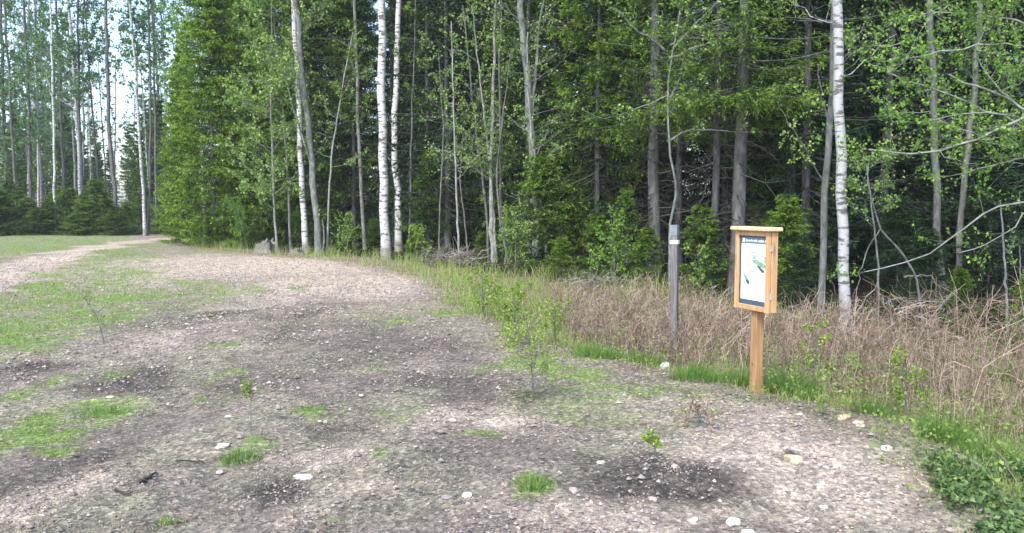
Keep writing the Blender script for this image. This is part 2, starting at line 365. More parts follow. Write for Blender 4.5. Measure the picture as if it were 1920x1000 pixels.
def build_ground():
    yy = np.concatenate([[-25, -12, -6, -3, -1, 0, 1, 1.8], np.geomspace(2.3, 60, 620), np.geomspace(62, 400, 40)])
    tt = np.linspace(-1, 1, 560)
    Y = np.repeat(yy[:, None], len(tt), 1); X = tt[None] * (np.maximum(yy, 0)[:, None] * .82 + 7)
    X = np.where(yy[:, None] < 0, tt[None] * 30, X)
    Y = Y + 0; x = X.ravel(); y = Y.ravel()
    L_, D_, G_, V_, Fm, n1, n2 = masks(x, y)
    lum = lambda c: np.array(c)[None, :]
    moss = sst(.42, .62, fbm(x * 1.1, y * 1.1, 91, 4))[:, None]
    TR = tracks(x, y) * (1 - G_ * .7) * (1 - L_ * .5) * (.6 + .6 * n1)
    col = lum((.270, .236, .202)) * (1 - moss) + lum((.285, .268, .205)) * moss
    col = col * (.82 + .36 * n2[:, None])
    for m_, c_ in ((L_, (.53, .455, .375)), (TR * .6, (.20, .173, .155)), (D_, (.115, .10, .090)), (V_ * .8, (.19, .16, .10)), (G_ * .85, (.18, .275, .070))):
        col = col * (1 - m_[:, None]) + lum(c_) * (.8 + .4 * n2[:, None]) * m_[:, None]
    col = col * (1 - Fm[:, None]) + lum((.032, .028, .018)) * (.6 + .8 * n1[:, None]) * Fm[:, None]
    z = terrain(x, y) + (n2 - .5) * .02 * np.clip(8 / np.maximum(y, 1), 0, 1)
    z = z - TR * .022
    z = z + L_ * .006 * (vn(x * 30, y * 30, 5)) 
    mb = MB(); ny, nx = Y.shape; idx = np.arange(ny * nx).reshape(ny, nx)
    q = np.stack([idx[:-1, :-1], idx[:-1, 1:], idx[1:, 1:], idx[1:, :-1]], -1)
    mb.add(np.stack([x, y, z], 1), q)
    m, n, b = mat('ground_soil')
    a = attr(n, 'gcol').outputs['Color']
    ov = objvec(n)
    vo = n.nodes.new('ShaderNodeTexVoronoi'); vo.inputs['Scale'].default_value = 42; n.links.new(ov, vo.inputs['Vector'])
    grain = ramp(n, vo.outputs['Color'], [(.0, (.35, .35, .36)), (.35, (.75, .75, .75)), (.7, (1.1, 1.07, 1.05)), (.95, (1.9, 1.8, 1.75))])
    f1 = noi(n, 110, 4, ov, .7); f2 = noi(n, 22, 6, ov, .7); f3 = noi(n, 5, 5, ov, .6)
    g1 = ramp(n, f1, [(.3, (.45, .45, .45)), (.5, (.95, .95, .95)), (.72, (1.7, 1.66, 1.6))])
    g2 = ramp(n, f2, [(.3, (.68, .68, .68)), (.5, (1, 1, 1)), (.7, (1.25, 1.24, 1.22))])
    g3 = ramp(n, f3, [(.3, (.75, .76, .78)), (.7, (1.2, 1.18, 1.15))])
    c = mixc(n, 1, a, grain, 'MULTIPLY'); c = mixc(n, .8, c, g1, 'MULTIPLY'); c = mixc(n, 1, c, g2, 'MULTIPLY'); c = mixc(n, 1, c, g3, 'MULTIPLY')
    n.links.new(c, b.inputs['Base Color']); b.inputs['Roughness'].default_value = .95; b.inputs['Specular IOR Level'].default_value = .1
    h = math_(n, 'ADD', math_(n, 'MULTIPLY', vo.outputs['Distance'], .6), math_(n, 'ADD', f2, f1)); bump(n, b, h, .8, .02)
    o = mb.obj('ground', m, smooth=True)
    at_ = o.data.attributes.new('gcol', 'FLOAT_COLOR', 'POINT')
    at_.data.foreach_set('color', np.concatenate([np.clip(col, 0, 1), np.ones((len(x), 1))], 1).astype(np.float32).ravel())
    tag(o, kind='structure')
build_ground()

# ------------------------------------------------------------------ scattered stuff on the ground
rng = np.random.default_rng(7)
def fan(n, y0, y1, rng, spread=.72):
    y = np.exp(rng.uniform(math.log(y0), math.log(y1), n)); x = rng.uniform(-1, 1, n) * (y * spread + .6); return x, y
def scatter_pebbles():
    x, y = fan(180000, 2.9, 26, rng); L_, D_, G_, V_, Fm, n1, n2 = masks(x, y)
    p = .34 + .75 * L_ - .3 * tracks(x, y) + .2 * D_ - .55 * G_ - .3 * V_; p = p * (1 - Fm) * (.35 + sst(.35, .6, n1))
    k = rng.random(len(x)) < p; x, y = x[k], y[k]; L_ = L_[k]; N = len(x)
    s = .0055 * np.exp(rng.normal(0, .55, N)) * np.clip(y / 6, .85, 2.6); s = np.minimum(s, .028)
    base = np.array([(1, 0, 0), (.3, .95, 0), (-.8, .6, 0), (-.8, -.6, 0), (.3, -.95, 0), (.1, 0, .75), (0, 0, -.6)], float)
    V = base[None] * s[:, None, None] * rng.uniform(.65, 1.3, (N, 7, 3)); a = rng.uniform(0, 6.28, N); ca, sa = np.cos(a)[:, None], np.sin(a)[:, None]
    V = np.stack([V[..., 0] * ca - V[..., 1] * sa, V[..., 0] * sa + V[..., 1] * ca, V[..., 2]], -1)
    V += np.stack([x, y, terrain(x, y) + s * .35], 1)[:, None]
    t = np.array([(0, 1, 5), (1, 2, 5), (2, 3, 5), (3, 4, 5), (4, 0, 5)]); T = (np.arange(N)[:, None, None] * 7 + t[None]).reshape(-1, 3)
    mb = MB(); mb.add(V, None, T, np.repeat(np.clip(rng.beta(2, 2.9, N) * .88 + .10 * L_, 0, 1), 7))
    tag(mb.obj('pebbles', M['pebble']), 'small grey and pinkish pebbles strewn over the gravel clearing', 'pebbles', kind='stuff')
scatter_pebbles()
def blades(mb, x, y, h, lean, wd, val, rng, z=None, out=False):
    N = len(x); z = terrain(x, y) if z is None else z; a = np.arctan2(y, x) + rng.normal(0, .7, N) if out else rng.uniform(0, 6.28, N); d = np.stack([np.cos(a), np.sin(a), np.zeros(N)], 1)
    b = rng.uniform(0, 6.28, N); s = np.stack([np.cos(b), np.sin(b), np.zeros(N)], 1) * (wd / 2)[:, None]
    p0 = np.stack([x, y, z - .01], 1); up = np.array([0, 0, 1.])
    p1 = p0 + d * (h * lean * .35)[:, None] + up * (h * .6)[:, None]
    p2 = p0 + d * (h * lean)[:, None] + up * (h * np.sqrt(np.maximum(.05, 1 - lean ** 2 * .6)))[:, None]
    V = np.stack([p0 - s, p0 + s, p1 + s * .8, p1 - s * .8, p2], 1); i = np.arange(N)[:, None] * 5
    mb.add(V, i + np.array([[0, 1, 2, 3]]), i + np.array([[3, 2, 4]]), np.repeat(val, 5))
def scatter_grass():
    x, y = fan(300000, 2.9, 46, rng); L_, D_, G_, V_, Fm, n1, n2 = masks(x, y)
    k = rng.random(len(x)) < (G_ * 1.1 + .13 * sst(.46, .6, n1)) * (1 - Fm) * (1 - V_ * .5); x, y, G_ = x[k], y[k], G_[k]; N = len(x)
    sc = np.clip(y / 9, .7, 2.0)
    mb = MB(); blades(mb, x, y, rng.uniform(.018, .055, N) * sc * (.5 + .7 * G_), rng.uniform(.1, .9, N), .0035 * sc * rng.uniform(.7, 1.3, N), np.clip(rng.normal(.55, .22, N) + .15 * (G_ - .6), 0, 1), rng)
    tag(mb.obj('grass', M['grass']), 'short green grass in patches over the clearing', 'grass', kind='stuff')
    # pale flattened straw and moss
    x, y = fan(230000, 2.9, 30, rng); L_, D_, G_, V_, Fm, n1, n2 = masks(x, y)
    k = rng.random(len(x)) < (.5 * sst(.42, .62, fbm(x * 1.1, y * 1.1, 91, 4)) + .3 * V_ + .05) * (1 - Fm) * (1 - D_ * .8) * (1 - .7 * tracks(x, y)) * .7; x, y = x[k], y[k]; N = len(x)
    sc = np.clip(y / 7, .7, 2.4); mb = MB()
    blades(mb, x, y, rng.uniform(.012, .034, N) * sc, rng.uniform(.9, 1.15, N), .0042 * sc, rng.uniform(0, 1, N), rng)
    tag(mb.obj('dry_straw', M['litter']), 'pale dry straw and leaf litter lying on the gravel', 'litter', kind='stuff')
scatter_grass()
def scatter_verge():
    x, y = fan(260000, 3.2, 34, rng); L_, D_, G_, V_, Fm, n1, n2 = masks(x, y)
    g = x - gravel_x(y); f = x - forest_x(y)
    k = rng.random(len(x)) < sst(-.3, .7, g) * sst(1.5, -.3, f) * sst(0, .1, f + 9) * (.35 + .65 * sst(.4, .6, n1)) * .8; x, y, n1 = x[k], y[k], n1[k]; N = len(x)
    hh = .10 + .32 * sst(9, 15, y) * sst(.35, .65, n1) + .08 * sst(.5, .7, n1)
    sc = np.clip(y / 9, .7, 1.9)
    mb = MB(); blades(mb, x, y, rng.uniform(.4, 1.1, N) * hh, rng.uniform(.1, .9, N), .0042 * sc, np.clip(rng.normal(.45, .25, N), 0, 1), rng)
    tag(mb.obj('verge_grass', M['verge']), 'yellow-green tall grass along the edge of the gravel', 'tall grass', kind='stuff')
scatter_verge()
def inpoly(x, y, P):
    c = np.zeros(len(x), bool); j = len(P) - 1
    for i in range(len(P)):
        xi, yi = P[i]; xj, yj = P[j]
        c ^= ((yi > y) != (yj > y)) & (x < (xj - xi) * (y - yi) / (yj - yi + 1e-12) + xi); j = i
    return c
def scatter_canes():
    P = [gp(*q) for q in ((1030, 548), (1180, 552), (1400, 585), (1600, 622), (1920, 668), (2200, 730), (2300, 900), (2060, 860), (1900, 812), (1740, 785), (1600, 735), (1500, 705), (1340, 683), (1160, 648), (1060, 612))]
    P = np.array(P); n = 90000; x = rng.uniform(P[:, 0].min(), P[:, 0].max(), n); y = rng.uniform(P[:, 1].min(), P[:, 1].max(), n)
    k = inpoly(x, y, P); x, y = x[k], y[k]
    dens = .12 + .88 * sst(.42, .58, fbm(x * 1.3, y * 1.3, 17, 3)); k = rng.random(len(x)) < dens; x, y = x[k], y[k]
    n = 3100; x, y = x[:n], y[:n]; N = len(x)
    hs = np.interp(x / y, [0.05, .2, .35, .6], [.50, .56, .72, 1.0]) * (.45 + .95 * fbm(x * 1.5, y * 1.5, 27, 2))
    h = hs * rng.uniform(.45, 1.15, N); a = rng.uniform(0, 6.28, N); l = rng.uniform(.03, .7, N) * h
    K = 6; t = np.linspace(0, 1, K)
    bend = rng.uniform(1.3, 2.6, N)
    P0 = np.stack([x, y, terrain(x, y)], 1)
    d = np.stack([np.cos(a), np.sin(a)], 1)
    Q = np.zeros((N, K, 3)); Q[..., :2] = P0[:, None, :2] + d[:, None] * (l[:, None] * t[None] ** bend[:, None])[..., None]
    Q[..., 2] = P0[:, None, 2] + h[:, None] * (t[None] - .28 * (l / h)[:, None] * t[None] ** 3)
    Q[:, 1:] += rng.normal(0, .014, (N, K - 1, 3))
    r = rng.uniform(.0018, .0050, N) * np.clip(y / 9.5, .5, 1); v = rng.random(N)
    mb = MB(); tubes(mb, Q, r[:, None] * np.linspace(1, .45, K)[None], 3, v)
    for j in range(4):   # side twigs
        i0 = rng.integers(2, K - 1, N); s = Q[np.arange(N), i0]; a2 = rng.uniform(0, 6.28, N); ll = rng.uniform(.08, .34, N) * hs
        dd = np.stack([np.cos(a2) * .8, np.sin(a2) * .8, rng.uniform(-.25, .9, N)], 1) * ll[:, None]
        tt = np.linspace(0, 1, 4)[None, :, None]; W = s[:, None] + dd[:, None] * tt + np.array([0, 0, -1]) * (tt ** 2) * ll[:, None, None] * .3
        W[:, 1:] += rng.normal(0, .008, (N, 3, 3)); tubes(mb, W, (r * .6)[:, None] * np.linspace(1, .5, 4)[None], 3, v)
    tag(mb.obj('dry_brush', M['cane']), 'brown dry raspberry canes and bare brush between the clearing and the forest', 'dry brush', kind='stuff')
scatter_canes()
def scatter_weeds():
    x, y = fan(15000, 4, 22, rng); g = x - gravel_x(y); f = x - forest_x(y); k = (g > -.2) & (f < .6) & (rng.random(len(x)) < sst(.50, .60, fbm(x * 1.6, y * 1.6, 57, 3)) * sst(2.2, .1, g) * .8 + .07); x, y = x[k], y[k]
    mb = MB(); z = terrain(x, y); n = len(x)
    for j in range(9):      # leaves up a short shoot
        h = rng.uniform(.02, .42, n) * (.4 + fbm(x * 2, y * 2, 33, 2)); D = rng.normal(size=(n, 3)); D[:, 2] += .3
        leaves(mb, np.stack([x + rng.normal(0, .025, n), y + rng.normal(0, .025, n), z + h], 1), D, rng.uniform(.02, .045, n), rng.uniform(.012, .026, n), rng, np.clip(rng.normal(.45, .25, n), 0, 1))
    tag(mb.obj('weeds', M['weed']), 'mixed yellow-green weeds and shoots between the gravel and the dry brush', 'weeds', kind='stuff')
scatter_weeds()
def scatter_twigs():
    x, y = fan(5200, 3, 22, rng); L_, D_, G_, V_, Fm, n1, n2 = masks(x, y); k = rng.random(len(x)) < (.25 + .75 * sst(.45, .6, n2)) * (1 - G_ * .6) * (1 - .8 * tracks(x, y)); x, y = x[k], y[k]; n = len(x); sc = np.clip(y / 7, .8, 1.8)
    a = rng.uniform(0, 6.28, n); l = rng.uniform(.02, .10, n) * sc; d = np.stack([np.cos(a), np.sin(a), np.zeros(n)], 1) * l[:, None]
    W = np.stack([x, y, terrain(x, y) + .006], 1)[:, None] + d[:, None] * np.linspace(0, 1, 4)[None, :, None]; W[:, 1:] += rng.normal(0, .004, (n, 3, 3))
    mb = MB(); tubes(mb, W, (.0014 * sc)[:, None] * np.ones((1, 4)), 3, rng.random(n) * .8)
    x, y = fan(9000, 3, 20, rng); L_, D_, G_, V_, Fm, n1, n2 = masks(x, y); k = rng.random(len(x)) < (.15 + .85 * sst(.45, .6, n1)) * (1 - .8 * tracks(x, y)); x, y = x[k], y[k]; n = len(x); sc = np.clip(y / 7, .8, 1.7)
    D = rng.normal(size=(n, 3)); D[:, 2] *= .25; ml = MB(); leaves(ml, np.stack([x, y, terrain(x, y) + .008], 1), D, rng.uniform(.012, .032, n) * sc, rng.uniform(.008, .02, n) * sc, rng, rng.random(n))
    tag(mb.obj('twig_litter', M['deadtwig2']), 'small broken twigs strewn over the gravel', 'twigs', kind='stuff')
    tag(ml.obj('dead_leaves', M['deadleaf']), 'small brown dead leaves strewn over the gravel', 'dead leaves', kind='stuff')
scatter_twigs()
def grass_clump(px, py, n, h, r, label, m='tuft', name='grass_tuft', lean=.9):
    c = gp(px, py); R_ = np.random.default_rng(int(px * 7 + py)); a = R_.uniform(0, 6.28, n); q = np.sqrt(R_.random(n)) * r
    x = np.cos(a) * q; y = np.sin(a) * q * .8; mb = MB()
    z = terrain(x + c[0], y + c[1]); z0 = tz(*c)
    blades(mb, x, y, R_.uniform(.4, 1.15, n) * h * (1.15 - .5 * q / r), np.clip(q / r * .9 + R_.normal(.1, .25, n), .05, 1.1), np.full(n, .0045) * max(1, c[1] / 8), np.clip(R_.normal(.5, .25, n), 0, 1), R_, z - z0, True)
    tag(mb.obj(name, M[m], loc=(c[0], c[1], z0)), label, 'grass tuft', 'lush grass tufts')
for a_ in ((1482, 722, 1100, .34, .22, 'thick lush green grass tuft right of the signboard post'),
           (1386, 704, 480, .26, .12, 'small lush green grass tuft just left of the signboard post'),
           (1308, 708, 700, .19, .24, 'low broad bright grass tuft between white stone and signboard'),
           (1212, 664, 560, .21, .2, 'low green grass tuft at the foot of the grey marker post'),
           (1118, 664, 640, .2, .26, 'low bright grass tuft between leafy sapling and grey marker post'),
           (1770, 820, 520, .28, .15, 'tall green grass tuft in front of the brush at lower right'),
           (1640, 770, 380, .18, .16, 'low yellow-green grass tuft at the edge of the stony mound'),
           (1870, 850, 420, .24, .2, 'pale green grass tuft at the right edge above the ground leaves'),
           (190, 770, 420, .07, .22, 'low vivid green grass tuft in the left foreground gravel'),
           (450, 852, 260, .07, .13, 'small grass tuft beside the flat white stone'),
           (1000, 915, 200, .09, .11, 'sparse pale grass tuft left of the dark soil mound'),
           (310, 982, 60, .05, .05, 'tiny grass tuft at the bottom edge of the gravel'),
           (1885, 560 + 120, 200, .35, .15, 'upright green weeds in the brush at far right')):
    grass_clump(*a_)
def ground_leaves():
    n = 5200; P = np.array([gp(*q) for q in ((1720, 850), (1780, 862), (1900, 860), (2150, 900), (2200, 1100), (1860, 1060), (1780, 960), (1720, 880))])
    x = rng.uniform(P[:, 0].min(), P[:, 0].max(), n * 4); y = rng.uniform(P[:, 1].min(), P[:, 1].max(), n * 4)
    k = inpoly(x, y, P) & (fbm(x * 3, y * 3, 5, 3) + rng.normal(0, .05, n * 4) > .50); x, y = x[k][:n], y[k][:n]; N = len(x)
    z = terrain(x, y) + rng.uniform(.01, .10, N); D = rng.normal(size=(N, 3)); D[:, 2] *= .45
    mb = MB(); leaves(mb, np.stack([x, y, z], 1), D, rng.uniform(.02, .045, N), rng.uniform(.015, .032, N), rng, rng.random(N))
    tag(mb.obj('ground_cover', M['ivy']), 'low dark green leaves creeping over the ground at lower right', 'ground cover', kind='stuff')
ground_leaves()
def forest_floor():
    # low bilberry-like greenery and twigs at the forest edge
    x, y = fan(90000, 8.5, 40, rng); f = x - forest_x(y); n1 = fbm(x * 1.2, y * 1.2, 77, 3)
    k = rng.random(len(x)) < sst(-.6, .3, f) * sst(4, .5, f) * sst(.35, .6, n1); x, y = x[k], y[k]; N = len(x)
    D = rng.normal(size=(N, 3)); D[:, 2] = abs(D[:, 2]) * .6; z = terrain(x, y) + rng.uniform(0, .22, N) * n1[k] * 1.6
    mb = MB(); leaves(mb, np.stack([x, y, z], 1), D, rng.uniform(.04, .09, N), rng.uniform(.015, .035, N), rng, rng.random(N))
    tag(mb.obj('undergrowth', M['spruce']), 'low dark green undergrowth along the forest edge', 'undergrowth', kind='stuff')
forest_floor()

# ------------------------------------------------------------------ trees
def spruce_parts(h, r, z0, nb, tw, lv, seed, leaf=(.11, .034), m='spruce', trunk_r=None, dead=0, tipb=.25, droop=.35, lvar=.65):
    R_ = np.random.default_rng(seed); tr = trunk_r or h * .0068
    mt = MB(); K = 14; zt = np.linspace(-.15, h, K); P = np.stack([np.cumsum(R_.normal(0, .012, K)), np.cumsum(R_.normal(0, .012, K)), zt], 1)
    rr = tr * (1 - .93 * np.clip(zt / h, 0, 1)) ; rr[0] *= 1.35; tubes(mt, P, rr, 9)
    mc = MB(); u = R_.random(nb) ** .85; z = z0 + (h - z0) * u; ws = .42 if h > 6 else .2; z = np.clip(np.round(z / ws) * ws + R_.normal(0, .05, nb), z0, h * .99); bo = R_.normal(0, .13, nb); az = R_.uniform(0, 6.28, nb)
    fr = (z - z0) / (h - z0); L = r * (1 - fr) ** .75 * R_.uniform(lvar, 1.12, nb) + .10
    L *= np.clip(.65 + .5 * (fr / .18), .65, 1)
    o = np.stack([np.cos(az), np.sin(az), np.zeros(nb)], 1); s0 = np.stack([np.interp(z, zt, P[:, 0]), np.interp(z, zt, P[:, 1]), z], 1)
    dr = droop * (1 - fr) + R_.normal(0, .07, nb) - .28 * fr
    K2 = 6; t = np.linspace(0, 1, K2)
    B = s0[:, None] + o[:, None] * (L[:, None] * t)[..., None]; B[..., 2] += L[:, None] * (-dr[:, None] * t[None] * 1.3 + (dr[:, None] * .75 + .05) * t[None] ** 2.4)
    tubes(mt, B, np.maximum(.004, L * .010)[:, None] * np.linspace(1, .3, K2)[None], 3)
    def on(tt):
        return s0 + o * (L * tt)[:, None] + np.array([0, 0, 1.]) * (L * (-dr * tt * 1.3 + (dr * .75 + .05) * tt ** 2.4))[:, None]
    sd_ = np.stack([-o[:, 1], o[:, 0], np.zeros(nb)], 1)
    for j in range(tw):
        tt = np.clip((j + R_.random(nb)) / tw, 0, 1) ** .8 * .92 + .08; sg = np.where(R_.random(nb) < .5, -1, 1)
        l = (L * .42 * (1.05 - tt) + .10) * R_.uniform(.6, 1.2, nb); p = on(tt)
        d = nrm(o * R_.uniform(.35, .8, nb)[:, None] + sd_ * (sg * R_.uniform(.4, 1, nb))[:, None] + np.array([0, 0, 1]) * (R_.normal(-.2, .13, nb))[:, None])
        if j % 3 == 0: d = nrm(d * .5 + np.array([0, 0, -1.]) * .8); l = l * .8    # hanging twigs
        for k in range(lv):
            q = (k + R_.random(nb)) / lv
            pp = p + d * (l * q)[:, None] + R_.normal(0, .02, (nb, 3)); dd = nrm(d * 1.0 + R_.normal(0, .55, (nb, 3)) * np.array([1, 1, .55]))
            tip = tt * .4 + q * .45
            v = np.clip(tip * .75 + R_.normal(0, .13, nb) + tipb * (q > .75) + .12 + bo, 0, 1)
            leaves(mc, pp, dd, leaf[0] * R_.uniform(.7, 1.3, nb), leaf[1] * R_.uniform(.7, 1.3, nb), R_, v, .25, .3)
    md = None
    if dead:
        md = MB(); n = dead; z = R_.uniform(.6, z0 + 1.5, n); az = R_.uniform(0, 6.28, n); l = R_.uniform(.4, 1.5, n)
        o2 = np.stack([np.cos(az), np.sin(az), R_.uniform(-.35, .15, n)], 1); tt = np.linspace(0, 1, 5)[None, :, None]
        s2 = np.stack([np.zeros(n), np.zeros(n), z], 1); W = s2[:, None] + o2[:, None] * l[:, None, None] * tt; W[..., 2] -= (tt[..., 0] ** 2) * l[:, None] * .2
        W[:, 1:] += R_.normal(0, .03, (n, 4, 3)); vv = R_.random(n); tubes(md, W, np.linspace(.011, .003, 5)[None].repeat(n, 0), 3, vv)
        for j in range(5):
            i0 = R_.integers(1, 4, n); s = W[np.arange(n), i0]; dd = nrm(o2 * .7 + R_.normal(0, .6, (n, 3))) * (l * R_.uniform(.15, .4, n))[:, None]
            X = s[:, None] + dd[:, None] * np.linspace(0, 1, 3)[None, :, None]; tubes(md, X, np.linspace(.005, .002, 3)[None].repeat(n, 0), 3, vv)
    return mt, mc, md, m
def make_spruce(name, label, loc, rz=0, group=None, cat='spruce', bark_='bark_spruce', **kw):
    mt, mc, md, m = spruce_parts(**kw)
    t = thing(name, label, cat, loc, rz, group)
    mt.obj('trunk', M[bark_], t, smooth=True); mc.obj('crown', M[m], t)
    if md: md.obj('dead_branches', M['deadtwig'], t)
    return t
def gl(px, py, dy=0):
    p = gp(px, py); y = p[1] + dy; x = p[0] * y / p[1]; return (x, y, tz(x, y) )
def xy(px, Y):
    x = (px - 960) / FPX * Y / 1.0; return (x, Y, tz(x, Y))

# --- big bright spruces at the corner of the wood
eb = dict(z0=.1, nb=440, tw=17, lv=16, leaf=(.09, .028), m='spruce_bright', droop=.25)
cornerA = make_spruce('spruce_tree', 'bright yellow-green spruce at the corner of the wood, leftmost of the front row', gl(402, 462), h=12.5, r=2.1, seed=11, **eb)
dup(cornerA, gl(492, 465, .9), 2.1, .95, 'dense green spruce just right of the bright corner spruce, behind the stump')
dup(cornerA, gl(440, 461, 3.2), 4.0, 1.15, 'tall green spruce behind the bright corner spruce')
dup(cornerA, gl(558, 467, 1.8), 1.1, .8, 'dense green spruce between the stump and the half hidden birch')
dup(cornerA, gl(345, 459, 1.2), .7, .62, 'short bright spruce leaning out at the left end of the front row')
dup(cornerA, gl(465, 456, 6.5), 3.3, 1.1, 'tall green spruce farthest back behind the corner spruce and stump')
dup(cornerA, gl(355, 456, 5.5), 5.2, .8, 'slender green spruce showing left behind the bright corner spruce')
# --- forest spruces
protoB = make_spruce('spruce_tree', 'x', (0, 0, 0), h=17, r=2.2, z0=3.3, nb=290, tw=15, lv=17, seed=21, leaf=(.075, .017), m='spruce', dead=80)
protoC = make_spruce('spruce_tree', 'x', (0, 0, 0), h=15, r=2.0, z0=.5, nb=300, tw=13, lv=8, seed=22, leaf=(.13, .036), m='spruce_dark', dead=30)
protoE = make_spruce('spruce_tree', 'x', (0, 0, 0), h=15, r=1.9, z0=.3, nb=320, tw=16, lv=14, seed=23, leaf=(.09, .029), m='spruce', dead=30)
protoG = make_spruce('spruce_tree', 'x', (0, 0, 0), h=13, r=2.0, z0=1.2, nb=280, tw=17, lv=16, seed=24, leaf=(.085, .025), m='spruce_bright', dead=20, droop=.5)
used = {}
def put(proto, loc, rz, sc, label, group=None):
    if proto.name not in used:
        used[proto.name] = 1; proto.location = loc; proto.rotation_euler = (0, 0, rz); proto.scale = (sc, sc, sc) if np.isscalar(sc) else sc
        proto['label'] = label
        if group: proto['group'] = group
        return proto
    return dup(proto, loc, rz, sc, label, group)
def fat(t, k):
    for c in t.children:
        if c.name.startswith('trunk'): c.scale = (k, k, 1)
for (px, Y, k, rz, sc, lab) in ((1227, 18.5, 1.35, .5, 1.0, 'stout grey spruce trunk left of and beyond the grey marker post'),
                               (1274, 19.5, .8, 2.2, 1.0, 'slim dark spruce trunk right behind the grey marker post'),
                               (1338, 15.2, .68, 3.9, 1.0, 'slim straight spruce trunk midway between marker post and signboard'),
                               (1379, 14.6, 1.15, 5.0, 1.0, 'tall straight grey spruce trunk rising directly behind the signboard')):
    t = put(protoB, xy(px, Y), rz, (sc, sc, sc), lab); fat(t, k)
put(protoE, xy(1480, 16.6), 1.0, .9, 'dark spruce in shade between the signboard and the white birch')
put(protoG, xy(1120, 20.8), 2.0, .95, 'yellow-green spruce with drooping boughs left of the stout grey trunk')
put(protoE, xy(665, 29.3), 3.0, 1.0, 'dense spruce behind the thin straight aspen left of the white birch pair')
put(protoE, xy(840, 29.3), 4.4, 1.0, 'dense spruce right of and behind the pair of white birches')
put(protoE, xy(575, 31.5), .4, 1.0, 'dense spruce behind the leaning grey aspen')
put(protoE, xy(930, 26.8), 1.4, .95, 'dense spruce behind the bare-stemmed thicket')
put(protoE, xy(740, 29.8), 5.4, 1.0, 'dense spruce filling the gap behind the two white birches')
R0 = random.Random(5)
pts = [(-4, 27.5), (.5, 24)]
G1 = 'spruces standing in shade inside the wood'
cnt = 0
for row, (off, step) in enumerate(((3.4, 2.3), (5.6, 2.4), (8.2, 2.7), (12, 2.6), (16, 2.6), (20.5, 2.8))):
    # march along the forest edge, shifted inwards
    E = np.array([(x, y) for x, y in zip(FEx, FEy)]); seg = np.diff(E, axis=0); ln = np.linalg.norm(seg, axis=1); cum = np.concatenate([[0], np.cumsum(ln)])
    dgl = nrm(np.array([[E[-1, 0] - E[0, 0], E[-1, 1] - E[0, 1]]]))[0]; nin = np.array([dgl[1], -dgl[0]]); nin = nin if nin[0] > 0 else -nin
    s = -2.0 - row
    while s < cum[-1] + 10:
        q = np.array([np.interp(s, cum, E[:, 0]), np.interp(s, cum, E[:, 1])])
        if s < 0: q = E[0] - dgl * (-s)
        if s > cum[-1]: q = E[-1] + dgl * (s - cum[-1]) * np.array([.35, 1.0])
        q = q + nin * (off + R0.uniform(-.7, .9)) + np.array([R0.uniform(-.5, .5), R0.uniform(-.5, .5)])
        s += step * R0.uniform(.8, 1.25)
        if q[1] < 4 or abs(q[0]) / q[1] > .72: continue
        px = 960 + q[0] / q[1] * FPX
        if row == 0 and any(abs(px - p) < 34 for p in (1227, 1379, 1338, 1274, 745, 725)): continue
        if row < 2 and 1400 > px > 1200 and q[1] < 17: continue
        if row == 0 and px > 1540: continue
        cnt += 1
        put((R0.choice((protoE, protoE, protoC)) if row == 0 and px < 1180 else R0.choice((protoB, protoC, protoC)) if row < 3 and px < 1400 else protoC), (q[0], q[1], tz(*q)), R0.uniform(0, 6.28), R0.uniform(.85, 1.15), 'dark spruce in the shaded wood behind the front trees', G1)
for i in range(30):
    Y = 21 + i * .75 + R0.uniform(-.5, .5); px = R0.uniform(1330, 2040); q = xy(px, Y)
    put(protoC, q, R0.uniform(0, 6.28), R0.uniform(.95, 1.2), 'dark spruce in the shaded wood behind the front trees', G1)
